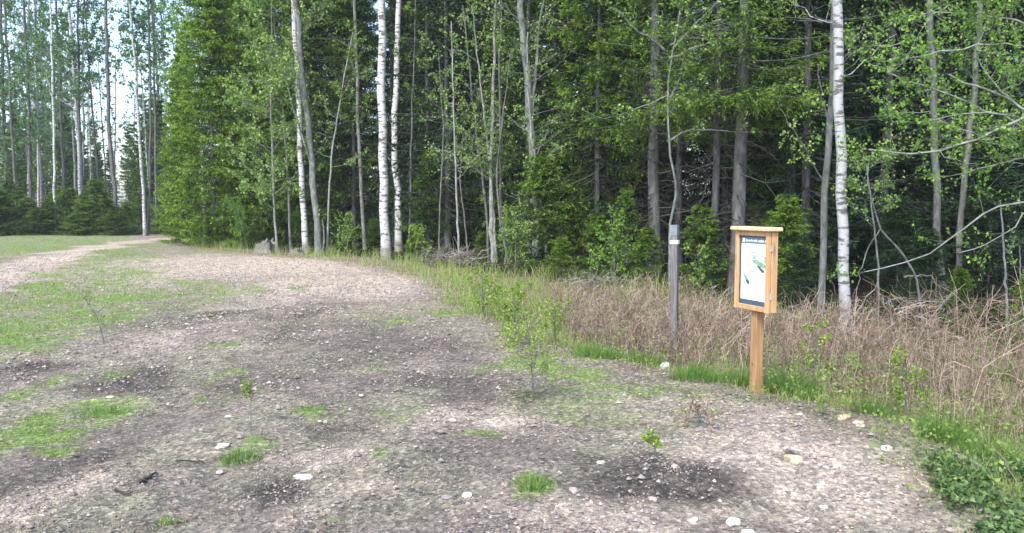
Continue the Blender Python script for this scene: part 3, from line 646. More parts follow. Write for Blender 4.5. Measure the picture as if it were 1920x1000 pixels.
# --- young spruces
young = make_spruce('young_spruce', 'x', (0, 0, 0), cat='young spruce', h=3.2, r=1.05, z0=.06, nb=130, tw=12, lv=13, seed=31, leaf=(.075, .021), m='spruce', tipb=.35, droop=.05, lvar=.35)
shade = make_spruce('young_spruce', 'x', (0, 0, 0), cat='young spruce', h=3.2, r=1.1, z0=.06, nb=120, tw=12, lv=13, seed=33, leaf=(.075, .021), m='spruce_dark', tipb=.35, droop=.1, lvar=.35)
for (px, py, dy, h, sx, rz, lab) in (
     (805, 470, -3.0, 3.3, .95, .3, 'young dark green spruce right of the two white birches'),
     (1008, 508, .3, 2.9, 1.2, 1.2, 'bushy young spruce under the grey aspen, right of the thicket'),
     (1075, 510, 1.2, 1.8, 1.0, 2.0, 'low young spruce right of the bushy one below the aspen'),
     (955, 500, 1.4, 1.5, 1.1, 2.7, 'low young spruce at the foot of the bare-stemmed thicket'),
     (620, 478, .6, 1.5, 1.2, 3.3, 'low young spruce right of the leaning aspen foot'),
     (570, 474, .7, 1.6, 1.3, 4.1, 'low young spruce between the stump and the leaning aspen'),
     (470, 468, .4, 1.4, 1.3, 4.9, 'low spruce bush just behind the weathered stump'),
     (772, 490, 0, .75, 1.2, 5.5, 'knee-high yellowish spruce seedling at the foot of the white birches'),
     (395, 466, .3, 1.2, 1.4, 5.0, 'low spruce bush at the foot of the bright corner spruce'),
     (700, 478, 1.8, 1.1, 1.3, 1.6, 'low dark spruce left of the taller white birch'),
     (880, 480, 1.9, 1.9, .9, .9, 'slim young spruce behind the bare-stemmed thicket'),
     (1170, 520, .6, 2.0, .9, .1, 'young spruce with sparse boughs left of the marker post'),
     (1472, 565, .4, 1.9, 1.15, 2.4, 'young spruce whose boughs show right behind the signboard'),
     (1320, 552, .5, 1.7, 1.3, 3.6, 'low young spruce between marker post and signboard'),
     (1800, 610, .2, .95, 1.0, 4.4, 'small yellowish spruce standing in the dry brush at right'),
     (1925, 640, .0, 1.1, .9, 1.4, 'bright young spruce cut by the right edge behind the brush'),
     (1850, 590, 2.0, 2.4, 1.0, 1.9, 'young spruce in deep shade behind the brush at right'),
     (1680, 575, 2.2, 1.8, 1.2, .6, 'young spruce in deep shade right of the near white birch'),
     (1050, 522, .5, 1.0, 1.5, .7, 'low spreading spruce where the verge meets the wood, right of the bushy one'),
     (1120, 530, .7, 1.5, 1.3, 3.0, 'low dense spruce under the drooping yellow-green boughs'),
     (1215, 540, 1.0, 1.2, 1.4, 5.2, 'low spruce at the foot of the stout grey trunk'),
     (1420, 560, 1.4, 1.4, 1.4, 1.8, 'low spruce almost hidden behind the signboard'),
     (1500, 575, .6, 1.1, 1.4, 4.0, 'low spruce left of the slim grey alder foot'),
     (905, 494, .9, .9, 1.6, 2.9, 'low spruce just behind the heap of grey twigs'),
     (655, 480, 1.0, 1.0, 1.6, .4, 'low spruce between the leaning aspen and the thin straight aspen'),
     (1735, 590, 1.0, 1.3, 1.3, 3.4, 'low spruce between the two grey trunks and the white birch'),
     (745, 470, 2.5, 2.2, 1.1, .2, 'young spruce in shade behind the two white birches')):
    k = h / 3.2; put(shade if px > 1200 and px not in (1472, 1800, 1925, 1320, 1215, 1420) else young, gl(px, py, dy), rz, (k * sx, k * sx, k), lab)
far_bush = 'young spruces under the tall left-hand trees'
for i, (px, Y, h, sx) in enumerate(((-12, 42, 2.2, 2.0), (70, 42.6, 1.5, 2.4), (148, 42.2, 1.3, 2.6), (222, 42.6, 1.4, 2.4), (5, 42.5, 2.6, 1.3), (52, 44, 2.1, 1.5), (88, 43.2, 2.0, 1.3), (130, 44.5, 2.7, 1.2), (165, 43, 2.3, 1.3), (205, 43.6, 2.1, 1.4), (238, 44.4, 1.9, 1.4), (300, 44, 1.2, 1.8), (325, 41, 1.0, 1.6), (28, 46, 3.0, 1.3), (185, 47, 3.2, 1.2), (110, 47, 2.8, 1.3), (262, 47, 2.3, 1.2), (-30, 43, 3.4, 1.3))):
    k = h / 3.2; put(young, xy(px, Y), i * 1.3, (k * sx * 1.25, k * sx * 1.25, k * .95), 'low bushy spruce in the dark row under the tall trees at far left', far_bush)

# --- broadleaved trees
def resample(P, K):
    P = np.asarray(P, float); d = np.concatenate([[0], np.cumsum(np.linalg.norm(np.diff(P, axis=0), axis=1))]); s = np.linspace(0, d[-1], K * 3)
    Q = np.stack([np.interp(s, d, P[:, i]) for i in range(3)], 1)
    for _ in range(6): Q[1:-1] = (Q[:-2] + Q[1:-1] * 2 + Q[2:]) / 4
    i = np.linspace(0, len(Q) - 1, K).round().astype(int); return Q[i]
def grow(mw, ml, s0, d0, L, rad, R_, leaf, nleaf, lvl, up=.25, spread=.10, nsub=4, vmean=.5):
    """arrays of branches from s0 along d0; sub-branches and leaves"""
    N = len(s0); K = 6; t = np.linspace(0, 1, K)
    bend = R_.normal(0, .22, (N, 3)); bend[:, 2] += up
    P = s0[:, None] + (d0[:, None] * t[None, :, None] + bend[:, None] * (t ** 2)[None, :, None] * .6) * L[:, None, None]
    P[:, 1:] += R_.normal(0, 1, (N, K - 1, 3)) * (L * .022)[:, None, None]
    tubes(mw, P, rad[:, None] * np.linspace(1, .35, K)[None], 4 if lvl == 0 else 3, R_.random(N))
    if lvl < 2:
        for j in range(nsub):
            u = R_.uniform(.25, .98, N); i0 = np.minimum((u * (K - 1)).astype(int), K - 2); f = (u * (K - 1) - i0)[:, None]
            s = P[np.arange(N), i0] * (1 - f) + P[np.arange(N), i0 + 1] * f
            d = nrm(nrm(P[:, -1] - P[:, 0]) * .8 + R_.normal(0, .6, (N, 3)) + np.array([0, 0, .1]))
            grow(mw, ml, s, d, L * R_.uniform(.3, .55, N), rad * .5, R_, leaf, nleaf, lvl + 1, up, spread, max(2, nsub - 1), vmean)
    if lvl >= 1 and nleaf and ml is not None:
        for j in range(nleaf * 2):
            u = R_.uniform(.2, 1.05, N); i0 = np.clip((u * (K - 1)).astype(int), 0, K - 1); s = P[np.arange(N), i0] + R_.normal(0, spread, (N, 3)) * np.minimum(1, L)[:, None]
            k = R_.random(N) < .85; D = R_.normal(0, 1, (N, 3)); D[:, 2] -= .3
            leaves(ml, s[k], D[k], leaf * R_.uniform(.6, 1.25, k.sum()), leaf * .78 * R_.uniform(.7, 1.2, k.sum()), R_, np.clip(R_.normal(vmean, .24, k.sum()), 0, 1), .12)
def hardwood(name, label, cat, poly, Y, wpx, bark_='bark_grey', leaf_='leaf_aspen', h=None, nb=16, z0=1.5, bl=1.3, nleaf=3, leaf=.06, seed=1, group=None, limbs=(), top=True, taper=.75, sy=0, nsub=4, base_py=None, up=.25, K=22):
    R_ = np.random.default_rng(seed); Ys = Y
    b = at(poly[0][0], poly[0][1], Y); zb = tz(b[0], Y); base = np.array([b[0], Y, zb])
    pts_ = [np.array([b[0], Y, zb - .12])] + [at(px, py, Y + sy * i) for i, (px, py) in enumerate(poly) if i > 0 or at(px, py, Y)[2] > zb + .3]
    last, prev = pts_[-1], pts_[-2]
    if h and last[2] < h:
        d = nrm((last - prev)[None])[0]; d = d * .35 + np.array([0, 0, .65]); d = d / d[2]; pts_.append(last + d * (h - last[2]))
    P = resample(np.array(pts_) - base, K); P[2:-1, :2] += R_.normal(0, wpx / FPX * Y * .12, (len(P) - 3, 2))
    r0 = wpx / FPX * Y / 2; ln = len(P); fr = np.clip((P[:, 2]) / max(.1, P[-1, 2]), 0, 1); rr = r0 * (1 - taper * fr ** 1.2); rr[0] *= 1.35; rr[1] *= 1.08
    if not h: rr = r0 * (1 - .6 * fr)
    t = thing(name, label, cat, base, 0, group)
    mt = MB(); tubes(mt, P, rr, 10 if wpx > 8 else 6, .5)
    mt.obj('trunk', M[bark_], t, smooth=True)
    mw, ml = MB(), MB()
    if nb:
        z = R_.uniform(min(z0, P[-1, 2] * .6), P[-1, 2] * .98, nb); s = np.stack([np.interp(z, P[:, 2], P[:, i]) for i in range(3)], 1); az = R_.uniform(0, 6.28, nb)
        d = nrm(np.stack([np.cos(az), np.sin(az), R_.uniform(.1, .9, nb)], 1)); L = bl * R_.uniform(.5, 1.2, nb) * (1 - .45 * (z / P[-1, 2]))
        grow(mw, ml, s, d, L, np.maximum(.003, np.minimum(r0 * .3, L * .007)), R_, leaf, nleaf, 0, up=up, nsub=nsub)
    for lb in limbs:     # explicit limbs: (polyline, width px, Y offset at tip, leafiness)
        pl, wl, dY, lf = lb; q = resample(np.array([at(px, py, Y + dY * i / max(1, len(pl) - 1)) for i, (px, py) in enumerate(pl)]) - base, 12)
        q[1:] += R_.normal(0, .012, (11, 3)); mq = MB(); tubes(mq, q, wl / FPX * Y / 2 * np.linspace(1, .4, 12), 5, .6)
        if lf:
            n = lf; i0 = R_.integers(2, 12, n); d = nrm(nrm((q[-1] - q[0])[None]) * .6 + R_.normal(0, .7, (n, 3))); L = bl * .35 * R_.uniform(.5, 1.2, n)
            grow(mq, ml, q[i0], d, L, np.maximum(.002, L * .006), R_, leaf, max(1, nleaf), 1, nsub=3)
        mq.obj('limb', M[bark_] if bark_ != 'birch' else M['twig'], t)
    if mw.n: mw.obj('branches', M[bark_] if bark_ != 'birch' else M['twig'], t)
    if ml.n: ml.obj('crown', M[leaf_], t)
    return t
def Yb(px, py): return float(gp(px, py)[1])
FT = 'front trees of the wood'
hardwood('birch_tree', 'taller white birch of the close pair, thick clean trunk on the left', 'birch', [(725, 487), (722, 420), (718, 200), (715, 0)], Yb(725, 487), 17.5, 'birch', 'leaf_birch', h=17, nb=26, z0=8.5, bl=2.2, seed=41, leaf=.07, taper=.6)
hardwood('birch_tree', 'slimmer white birch of the close pair, bent mid-trunk, on the right', 'birch', [(748, 458), (745, 330), (738, 240), (743, 150), (747, 0)], 26.5, 13.5, 'birch', 'leaf_birch', h=16, nb=24, z0=9, bl=2.0, seed=42, leaf=.07, taper=.6)
hardwood('aspen_tree', 'leaning grey aspen with a mossy foot standing right of the stump', 'aspen', [(598, 478), (596, 430), (589, 340), (578, 230), (565, 120), (556, 0)], Yb(598, 478), 13, 'bark_aspen', 'leaf_aspen', h=13, nb=34, z0=4.5, bl=2.0, seed=43, nleaf=3, leaf=.075,
         limbs=(([(590, 330), (575, 280), (545, 190), (535, 130)], 5, -.4, 10), ([(606, 470), (608, 440), (604, 410)], 5, 0, 2)), taper=.45)
hardwood('birch_tree', 'white birch half hidden behind the leaning grey aspen', 'birch', [(575, 470), (566, 380), (562, 230), (555, 100), (549, 0)], 26.6, 11.5, 'birch', 'leaf_birch', h=15, nb=20, z0=5, bl=1.8, seed=44, leaf=.07, taper=.5)
hardwood('birch_tree', 'birch with fresh leaves above and behind the bright corner spruce', 'birch', [(455, 462), (453, 300), (450, 120), (449, 0)], 34.5, 9, 'birch', 'leaf_birch', h=15, nb=60, z0=4.0, bl=2.4, seed=45, nleaf=4, leaf=.09, taper=.5)
hardwood('birch_tree', 'leafy birch crown over the top of the corner spruce at left', 'birch', [(385, 455), (380, 300), (372, 120), (365, 0)], 33.5, 7, 'birch_dark', 'leaf_birch', h=13, nb=60, z0=5.0, bl=2.0, seed=46, nleaf=4, leaf=.09, taper=.5)
hardwood('aspen_tree', 'leafy aspen sapling with pale leaves between corner spruce and leaning aspen', 'aspen', [(520, 466), (512, 330), (506, 170), (510, 20)], 27.0, 5, 'bark_pale', 'leaf_aspen', h=9, nb=90, z0=1.6, bl=1.7, seed=47, nleaf=5, leaf=.09, nsub=4)
hardwood('aspen_tree', 'leafy sapling in front of the half hidden white birch', 'aspen', [(545, 468), (540, 330), (530, 200), (515, 60)], 27.6, 5, 'bark_pale', 'leaf_aspen', h=10, nb=45, z0=3.2, bl=1.4, seed=147, nleaf=3, leaf=.09)
hardwood('aspen_tree', 'thin straight pale aspen left of the pair of white birches', 'aspen', [(685, 466), (678, 380), (672, 250), (668, 100), (664, 0)], Yb(685, 470), 8, 'bark_pale', 'leaf_aspen', h=12, nb=26, z0=3.8, bl=1.2, seed=48, leaf=.07, taper=.4)
hardwood('aspen_sapling', 'thin slanting sapling leaning right toward the thin straight aspen', 'sapling', [(612, 470), (620, 300), (640, 170), (662, 60)], 26, 5, 'bark_pale', 'leaf_aspen', h=None, nb=22, z0=2.5, bl=1.3, seed=49, leaf=.075, taper=.4)
hardwood('aspen_sapling', 'very thin sapling just right of the slimmer white birch', 'sapling', [(766, 475), (769, 380), (772, 260), (776, 120), (779, 0)], 24.5, 5, 'bark_grey', 'leaf_aspen', h=None, nb=14, z0=4.5, bl=1.0, seed=50, leaf=.065)
thick = 'thin stems of the bare thicket'
for i, (poly, w_, bk, lab, nb_) in enumerate((
      ([(863, 497), (858, 420), (853, 300), (850, 180), (846, 40)], 5, 'bark_pale', 'pale thin stem standing alone left of the thicket', 22),
      ([(880, 490), (872, 420), (862, 340), (868, 250)], 4, 'bark_grey', 'crooked thin stem just left of the main thicket stems', 10),
      ([(916, 492), (915, 420), (905, 330), (890, 230), (880, 120), (868, 10)], 6, 'bark_grey', 'long stem leaning left out of the thicket', 22),
      ([(926, 494), (919, 380), (922, 250), (926, 120), (930, 0)], 10, 'bark_pale', 'thickest pale upright stem of the thicket', 24),
      ([(931, 494), (926, 410), (918, 300), (900, 150), (884, 10)], 6, 'bark_pale', 'slender stem crossing leftwards behind the thickest thicket stem', 18),
      ([(945, 496), (953, 470), (940, 410), (938, 300), (936, 130), (940, 0)], 6, 'bark_grey', 'thin stem with a kinked foot at the right of the thicket', 22),
      ([(955, 497), (938, 420), (930, 330), (945, 200), (960, 90)], 5, 'bark_grey', 'thin stem leaning right at the top of the thicket', 18),
      ([(1027, 505), (1021, 420), (1009, 340), (997, 260), (988, 150), (990, 60)], 6, 'bark_pale', 'thin wavy stem in front of the bushy young spruce', 20),
      ([(1003, 500), (990, 455), (977, 410), (974, 370)], 4, 'bark_pale', 'short leaning pale stem in front of the bushy young spruce', 4),
      ([(1078, 490), (1075, 400), (1072, 300), (1068, 180)], 5, 'bark_grey', 'thin dark stem between the young spruce and the drooping boughs', 12),
      ([(1096, 490), (1090, 400), (1086, 300), (1078, 200)], 4, 'bark_grey', 'thin stem next to the drooping spruce boughs', 12),
      ([(822, 480), (825, 380), (832, 250), (822, 100)], 4, 'bark_grey', 'thin leafy stem above the young dark green spruce', 26),
      )):
    hardwood('thin_stem', lab, 'sapling', poly, Yb(*poly[0]) if poly[0][1] > 485 else 22.5, w_, bk, 'leaf_aspen', nb=nb_, z0=2.2, bl=1.15, nleaf=2, leaf=.065, seed=60 + i, nsub=3, up=.1)
hardwood('aspen_tree', 'forked grey aspen trunk above the bushy young spruce', 'aspen', [(1006, 470), (1001, 330), (992, 200), (982, 60), (978, 0)], 21.5, 16, 'bark_aspen', 'leaf_aspen', h=12, nb=40, z0=3.8, bl=1.8, seed=80, nleaf=3, leaf=.07, taper=.4,
         limbs=(([(995, 240), (1003, 150), (1010, 60), (1018, 0)], 8, 0, 6), ([(1000, 300), (1030, 240), (1060, 200)], 3, 0, 8)))
hardwood('rowan_sapling', 'crooked branching sapling with pale twigs above the grey marker post', 'sapling', [(1258, 560), (1254, 430), (1270, 355), (1256, 290), (1250, 170), (1263, 90), (1275, 20)], 14.0, 6, 'bark_aspen', 'leaf_aspen', nb=10, z0=3.4, bl=.9, nleaf=3, leaf=.055, seed=81,
         limbs=(([(1251, 100), (1225, 75), (1195, 60), (1150, 12)], 6, -.5, 10), ([(1256, 85), (1290, 72), (1340, 75), (1400, 85)], 4, .3, 10), ([(1256, 110), (1290, 95), (1330, 80)], 4, -.3, 6), ([(1255, 265), (1290, 243), (1350, 246), (1400, 250)], 4, .2, 7),
                ([(1256, 185), (1275, 150), (1284, 100)], 4, .2, 4), ([(1250, 180), (1180, 210), (1130, 225), (1090, 205)], 3, -.4, 12), ([(1262, 90), (1310, 40), (1350, 0)], 4, .2, 8)))
hardwood('alder_tree', 'slim grey alder leaning beside the near white birch', 'alder', [(1540, 582), (1541, 470), (1549, 350), (1556, 200), (1562, 60), (1566, 0)], Yb(1540, 582) + .3, 13, 'bark_grey', 'leaf_aspen', h=9, nb=22, z0=3.2, bl=1.2, nleaf=4, leaf=.05, seed=82, taper=.35,
         limbs=(([(1545, 340), (1520, 290), (1490, 250), (1455, 190)], 3.5, -.3, 10), ([(1555, 230), (1540, 180), (1533, 120)], 4, -.1, 5)))
hardwood('birch_tree', 'near white birch with dark blotches right of the signboard', 'birch', [(1588, 604), (1583, 450), (1576, 250), (1570, 60), (1566, 0)], Yb(1588, 604), 20, 'birch_dark', 'leaf_birch', h=11, nb=26, z0=3.4, bl=1.5, nleaf=3, leaf=.05, seed=83, taper=.45)
hardwood('alder_tree', 'grey trunk behind the brush midway between white birch and right edge', 'alder', [(1768, 575), (1760, 420), (1752, 250), (1745, 60)], 14.5, 14, 'bark_grey', 'leaf_aspen', h=9, nb=24, z0=2.6, bl=1.3, nleaf=4, leaf=.055, seed=84, taper=.35)
hardwood('alder_tree', 'thinner grey trunk leaning right beside the grey trunk behind the brush', 'alder', [(1792, 575), (1800, 430), (1812, 300), (1826, 200), (1835, 60)], 14.0, 12, 'bark_grey', 'leaf_aspen', h=8, nb=20, z0=2.6, bl=1.2, nleaf=4, leaf=.055, seed=85, taper=.35)
hardwood('thin_stem', 'thin bare upright stem near the right edge behind the brush', 'sapling', [(1890, 650), (1886, 540), (1880, 430), (1876, 380)], 10.8, 6, 'bark_pale', 'leaf_aspen', nb=3, z0=2, bl=.5, nleaf=1, leaf=.04, seed=86)
hardwood('thin_stem', 'faint bare stem at the extreme right edge', 'sapling', [(1916, 640), (1914, 560), (1912, 460)], 12.5, 5, 'bark_grey', 'leaf_aspen', nb=3, z0=2, bl=.5, nleaf=1, leaf=.04, seed=87)
hardwood('thin_stem', 'bent sapling arching left right beside the near white birch', 'sapling', [(1648, 600), (1647, 500), (1638, 420), (1632, 370), (1625, 310)], 11.0, 5, 'bark_aspen', 'leaf_aspen', nb=10, z0=1.6, bl=.7, nleaf=2, leaf=.04, seed=88)
hardwood('thin_stem', 'crooked sapling sloping down to the right into the brush', 'sapling', [(1735, 600), (1718, 520), (1690, 470), (1652, 435), (1640, 395), (1626, 345), (1630, 290)], 11.4, 5, 'bark_aspen', 'leaf_aspen', nb=14, z0=1.6, bl=.8, nleaf=2, leaf=.04, seed=89,
         limbs=(([(1650, 430), (1620, 480), (1600, 560)], 3, .1, 0), ([(1695, 520), (1745, 515), (1765, 545)], 4, 0, 0)))
# willow whose limbs reach in from beyond the right edge
hardwood('willow_tree', 'spreading willow whose pale limbs and small leaves reach in from the right edge', 'willow', [(2110, 720), (2080, 500), (2050, 300), (2020, 120)], 9.2, 22, 'bark_pale', 'leaf_birch', h=6, nb=16, z0=1.6, bl=1.4, nleaf=4, leaf=.042, seed=90, nsub=4,
    limbs=(([(2050, 300), (1980, 235), (1920, 200), (1870, 178), (1830, 160), (1792, 150), (1783, 138)], 9, .2, 16), ([(2050, 160), (1990, 190), (1920, 217), (1850, 255), (1770, 282), (1700, 288), (1630, 283)], 7, -.5, 30),
           ([(2060, 310), (1990, 265), (1920, 238), (1830, 200), (1740, 168), (1690, 142), (1665, 135)], 6, .3, 30), ([(2040, 240), (1960, 228), (1860, 214), (1780, 215), (1740, 228)], 4, -.3, 18), ([(2040, 130), (1960, 100), (1880, 80), (1790, 92), (1700, 112)], 5, -.2, 34),
           ([(2030, 90), (1950, 50), (1870, 30), (1790, 22), (1690, 30)], 5, .4, 34), ([(2060, 400), (1980, 385), (1920, 380), (1860, 388), (1810, 425), (1760, 465), (1690, 500), (1620, 512)], 5, .6, 6), ([(2060, 380), (1990, 300), (1930, 290), (1860, 310), (1800, 330), (1740, 330)], 4, .4, 26),
           ([(2070, 420), (2000, 440), (1930, 390), (1900, 430), (1850, 460), (1800, 475)], 4, .4, 6), ([(1900, 190), (1850, 140), (1830, 100), (1835, 50)], 3, 0, 16), ([(1850, 262), (1790, 240), (1740, 210), (1690, 215)], 3, 0, 16), ([(2030, 60), (1960, 10), (1880, -10), (1800, -20)], 5, -.3, 26)))
# leafy saplings on the clearing edge
def sapling(label, px, py, h, w_, nb, leaf, seed, nleaf=4, leaf_='leaf_young', z0=.08, bl=.35, up=.5, lean=0):
    Y = Yb(px, py); top = py - h / Y * FPX
    return hardwood('birch_sapling', label, 'sapling', [(px, py), (px + lean * .3, (py + top) / 2), (px + lean, top)], Y, w_, 'twig' if 0 else 'bark_grey', leaf_, nb=nb, z0=z0, bl=bl, nleaf=nleaf, leaf=leaf, seed=seed, nsub=3, up=up, K=10)
sapling('knee-high leafy birch sapling at the edge of the gravel in the middle', 1000, 745, 0.68, 2.6, 34, .019, 101, 3, bl=.36, lean=-14, z0=.03)
sapling('smaller leafy sapling right behind the knee-high birch sapling', 965, 650, .55, 4, 22, .028, 102, 4, bl=.34)
sapling('light green leafy sapling where the verge grass begins', 905, 590, .60, 4, 22, .032, 103, 4, bl=.36)
sapling('small leafy sapling right of the smaller one, by the verge', 1040, 640, .40, 4, 14, .026, 104, 4, bl=.3)
sapling('tiny yellow-green seedling in the gravel left of centre', 470, 800, .34, 1.5, 9, .016, 105, 2, bl=.14)
sapling('thin bare leaning twig sapling in the left grass', 200, 645, .72, 1.7, 9, .016, 106, 1, bl=.22, lean=-68)
sapling('leafy green shoots right of the signboard at the brush edge', 1530, 705, .46, 3, 12, .026, 107, 3, bl=.2)
sapling('yellow-green shoots at the foot of the dry brush', 1700, 765, .35, 3, 12, .024, 108, 3, bl=.2)
sapling('low reddish-brown herb clump in front of the signboard', 1310, 800, .13, 3, 14, .02, 109, 3, leaf_='litter', z0=.02, bl=.2, up=.1)
sapling('small green seedling above the dark soil mound', 1228, 860, .14, 2.5, 8, .018, 110, 3, z0=.02, bl=.09)

def shrub(label, px, py, h, seed, lf='leaf_aspen', nb=34):
    Y = Yb(px, py); top = py - h / Y * FPX
    return hardwood('leafy_shrub', label, 'shrub', [(px, py), (px + 3, (py + top) / 2), (px - 4, top)], Y, 3, 'bark_grey', lf, nb=nb, z0=.15, bl=h * .5, nleaf=3, leaf=.05, seed=seed, nsub=3, up=.4, K=10)
shrub('leafy green shrub between the stump and the corner spruce', 450, 468, 1.6, 301, 'leaf_birch')
shrub('leafy shrub left of the foot of the white birch pair', 650, 483, 1.2, 302)
shrub('leafy shrub at the foot of the thin stems, right of the twig heap', 965, 510, 1.3, 303)
shrub('leafy shrub at the wood edge left of the marker post', 1150, 530, 1.3, 304, 'leaf_birch')
shrub('leafy shrub at the wood edge right of the marker post', 1310, 550, .8, 305, 'leaf_aspen', 18)
shrub('leafy yellow-green shrub right of the white birch pair', 790, 492, .9, 309, 'leaf_young')
# --- tall hazy stand at far left
FARG = 'thin tall trunks far back in the left-hand wood'
def tall(label, poly, Y, w_, seed, bk='bark_far', lf='leaf_far', nb=46, z0=3, bl=2.6, nleaf=5, h=19, group=None):
    return hardwood('tall_tree', label, 'tree', poly, Y, w_ * .66, bk, lf, h=h, nb=nb, z0=z0, bl=bl, nleaf=nleaf, leaf=.15, seed=seed, taper=.5, nsub=3, group=group)
tall('slender white birch stem in front of the dark bushes at far left', [(102, 441), (102, 330), (100, 210), (95, 0)], 43.5, 7, 201, 'birch', nb=20, z0=7)
tall('twin-stemmed tall tree left of the sky gap', [(153, 430), (150, 340), (143, 200), (133, 60), (128, 0)], 47, 10, 202, 'birch_dark', z0=7)
tall('dark straight stem joined to the twin-stemmed tree', [(156, 430), (151, 260), (147, 150), (146, 0)], 47.4, 8, 203, z0=7)
tall('tall straight trunk standing in the middle of the sky gap', [(218, 430), (210, 300), (203, 200), (197, 0)], 46, 12, 204, 'bark_grey', z0=8, nb=14)
tall('spotted white birch at the right of the sky gap, rooted at the path end', [(272, 442), (268, 360), (260, 250), (255, 130), (243, 0)], 42, 9, 205, 'birch', z0=7)
tall('grey trunk growing from the same foot as the spotted birch', [(277, 442), (281, 330), (283, 230), (280, 100), (277, 0)], 42.3, 7, 206, 'bark_far', z0=8)
tall('slim dark trunk right of the spotted birch', [(293, 430), (292, 300), (289, 150), (287, 0)], 45, 7, 207, z0=7)
tall('thin wavy stem between the twin-stemmed tree and the sky gap trunk', [(190, 430), (184, 330), (172, 200), (162, 60)], 48, 5, 208, z0=8, nb=10)
tall('leafy tall tree third from the left edge', [(60, 430), (57, 300), (52, 150), (45, 0)], 50, 9, 209, z0=4, nb=40)
tall('leafy tall tree second from the left edge', [(35, 430), (25, 300), (18, 150), (8, 0)], 48, 8, 210, z0=4, nb=40)
tall('grey leaning stem beyond the slender white birch', [(125, 430), (118, 300), (112, 150), (104, 0)], 52, 8, 211, z0=5, nb=34)
tall('thin pale stem behind the dark bushes left of the twin-stemmed tree', [(80, 430), (76, 330), (70, 200), (66, 0)], 55, 6, 212, 'birch_dark', z0=6, nb=24)
tall('thick grey trunk at the extreme left edge', [(12, 430), (10, 300), (5, 150), (0, 0)], 53, 11, 213, z0=5)
p1 = tall('x', [(230, 430), (229, 250), (231, 60), (230, 0)], 60, 6, 214, z0=4, nb=26, h=17)
p2 = tall('x', [(45, 425), (46, 250), (43, 60), (44, 0)], 64, 7, 215, z0=6, nb=22, h=18, bk='birch_dark')
R1 = random.Random(9)
for i in range(44):
    Y = R1.uniform(52, 92); px = R1.uniform(-30, 335)
    if 160 < px < 265 and R1.random() < .45: px -= 110
    sc = R1.uniform(.55, .9) if 130 < px < 290 else R1.uniform(.75, 1.1)
    put((p1, p2)[i % 2], xy(px, Y), R1.uniform(0, 6.28), (sc, sc, sc), 'thin tree far back in the pale wood at upper left', FARG)
protoF = make_spruce('spruce_tree', 'x', (0, 0, 0), h=12, r=1.7, z0=.8, nb=150, tw=9, lv=6, seed=231, leaf=(.2, .075), m='spruce', droop=.3)
for i in range(56):
    Y = R1.uniform(50, 100); px = R1.uniform(-30, 330); lim = 9.5 if 150 < px < 270 else 12.5
    sc = R1.uniform(.55, 1.0) * lim / 12 * (Y / 78)
    put(protoF, xy(px, Y), R1.uniform(0, 6.28), (sc, sc, sc), 'distant spruce in the pale wood at upper left', 'distant spruces at upper left')

# ------------------------------------------------------------------ stump, brush pile, stones, sticks
def stump(px, py, r, h, label, seed):
    c = gp(px, py); R_ = np.random.default_rng(seed); t = thing('tree_stump', label, 'stump', (c[0], c[1], tz(*c)))
    n = 26; a = np.arange(n) / n * 2 * math.pi; fl = 1 + .13 * np.sin(a * 5 + 1) + R_.normal(0, .05, n); V = []
    top = h * (1 + R_.normal(0, .22, n))
    for k, (zz, rr) in enumerate(((-.1, 1.5), (.06, 1.22), (.35, 1.0), (.7, .95))):
        V.append(np.stack([np.cos(a) * r * rr * fl, np.sin(a) * r * rr * fl, np.full(n, zz * h)], 1))
    V.append(np.stack([np.cos(a) * r * .93 * fl, np.sin(a) * r * .93 * fl, top], 1)); V.append(np.stack([np.cos(a) * r * .6 * fl, np.sin(a) * r * .6 * fl, top * .8], 1))
    V.append(np.array([[0, 0, h * .6]])); q = []; T = []
    for k in range(5):
        for i in range(n): q.append((k * n + i, k * n + (i + 1) % n, (k + 1) * n + (i + 1) % n, (k + 1) * n + i))
    for i in range(n): T.append((5 * n + i, 5 * n + (i + 1) % n, 6 * n))
    mb = MB(); mb.add(np.concatenate(V), q, T); mb.obj('stump_wood', M['stumpwood'], t)
    return t
stump(499, 474, .34, .36, 'weathered grey stump with splintered top at the edge of the wood', 1)
stump(556, 476, .18, .16, 'low broken grey root stub right of the weathered stump', 2)
def brush_pile(px, py, label, n, w_, h, seed, name='brush_pile'):
    c = gp(px, py); R_ = np.random.default_rng(seed); z0 = tz(*c)
    s = np.stack([R_.normal(0, w_ * .4, n), R_.normal(0, w_ * .3, n), R_.uniform(0, h * .5, n)], 1); d = nrm(np.stack([R_.normal(0, 1, n), R_.normal(0, 1, n), R_.uniform(-.1, .7, n)], 1)) * (w_ * R_.uniform(.25, .8, n))[:, None]
    W = s[:, None] + d[:, None] * np.linspace(0, 1, 5)[None, :, None]; W[:, 1:] += R_.normal(0, .03, (n, 4, 3)); W[..., 2] = np.maximum(W[..., 2], .0)
    mb = MB(); tubes(mb, W, (R_.uniform(.004, .011, n))[:, None] * np.linspace(1, .4, 5)[None], 3, R_.random(n))
    tag(mb.obj(name, M['twig'], loc=(c[0], c[1], z0)), label, 'brush pile', 'heaps of dry twigs')
brush_pile(845, 500, 'heap of grey dry twigs left of the bare-stemmed thicket', 230, .95, .7, 5)
brush_pile(1120, 535, 'tangle of dry twigs in the grass left of the marker post', 120, .8, .5, 6)
brush_pile(1690, 610, 'tangle of pale bare twigs over the brush right of the white birch', 90, 1.0, 1.1, 7)
import bmesh
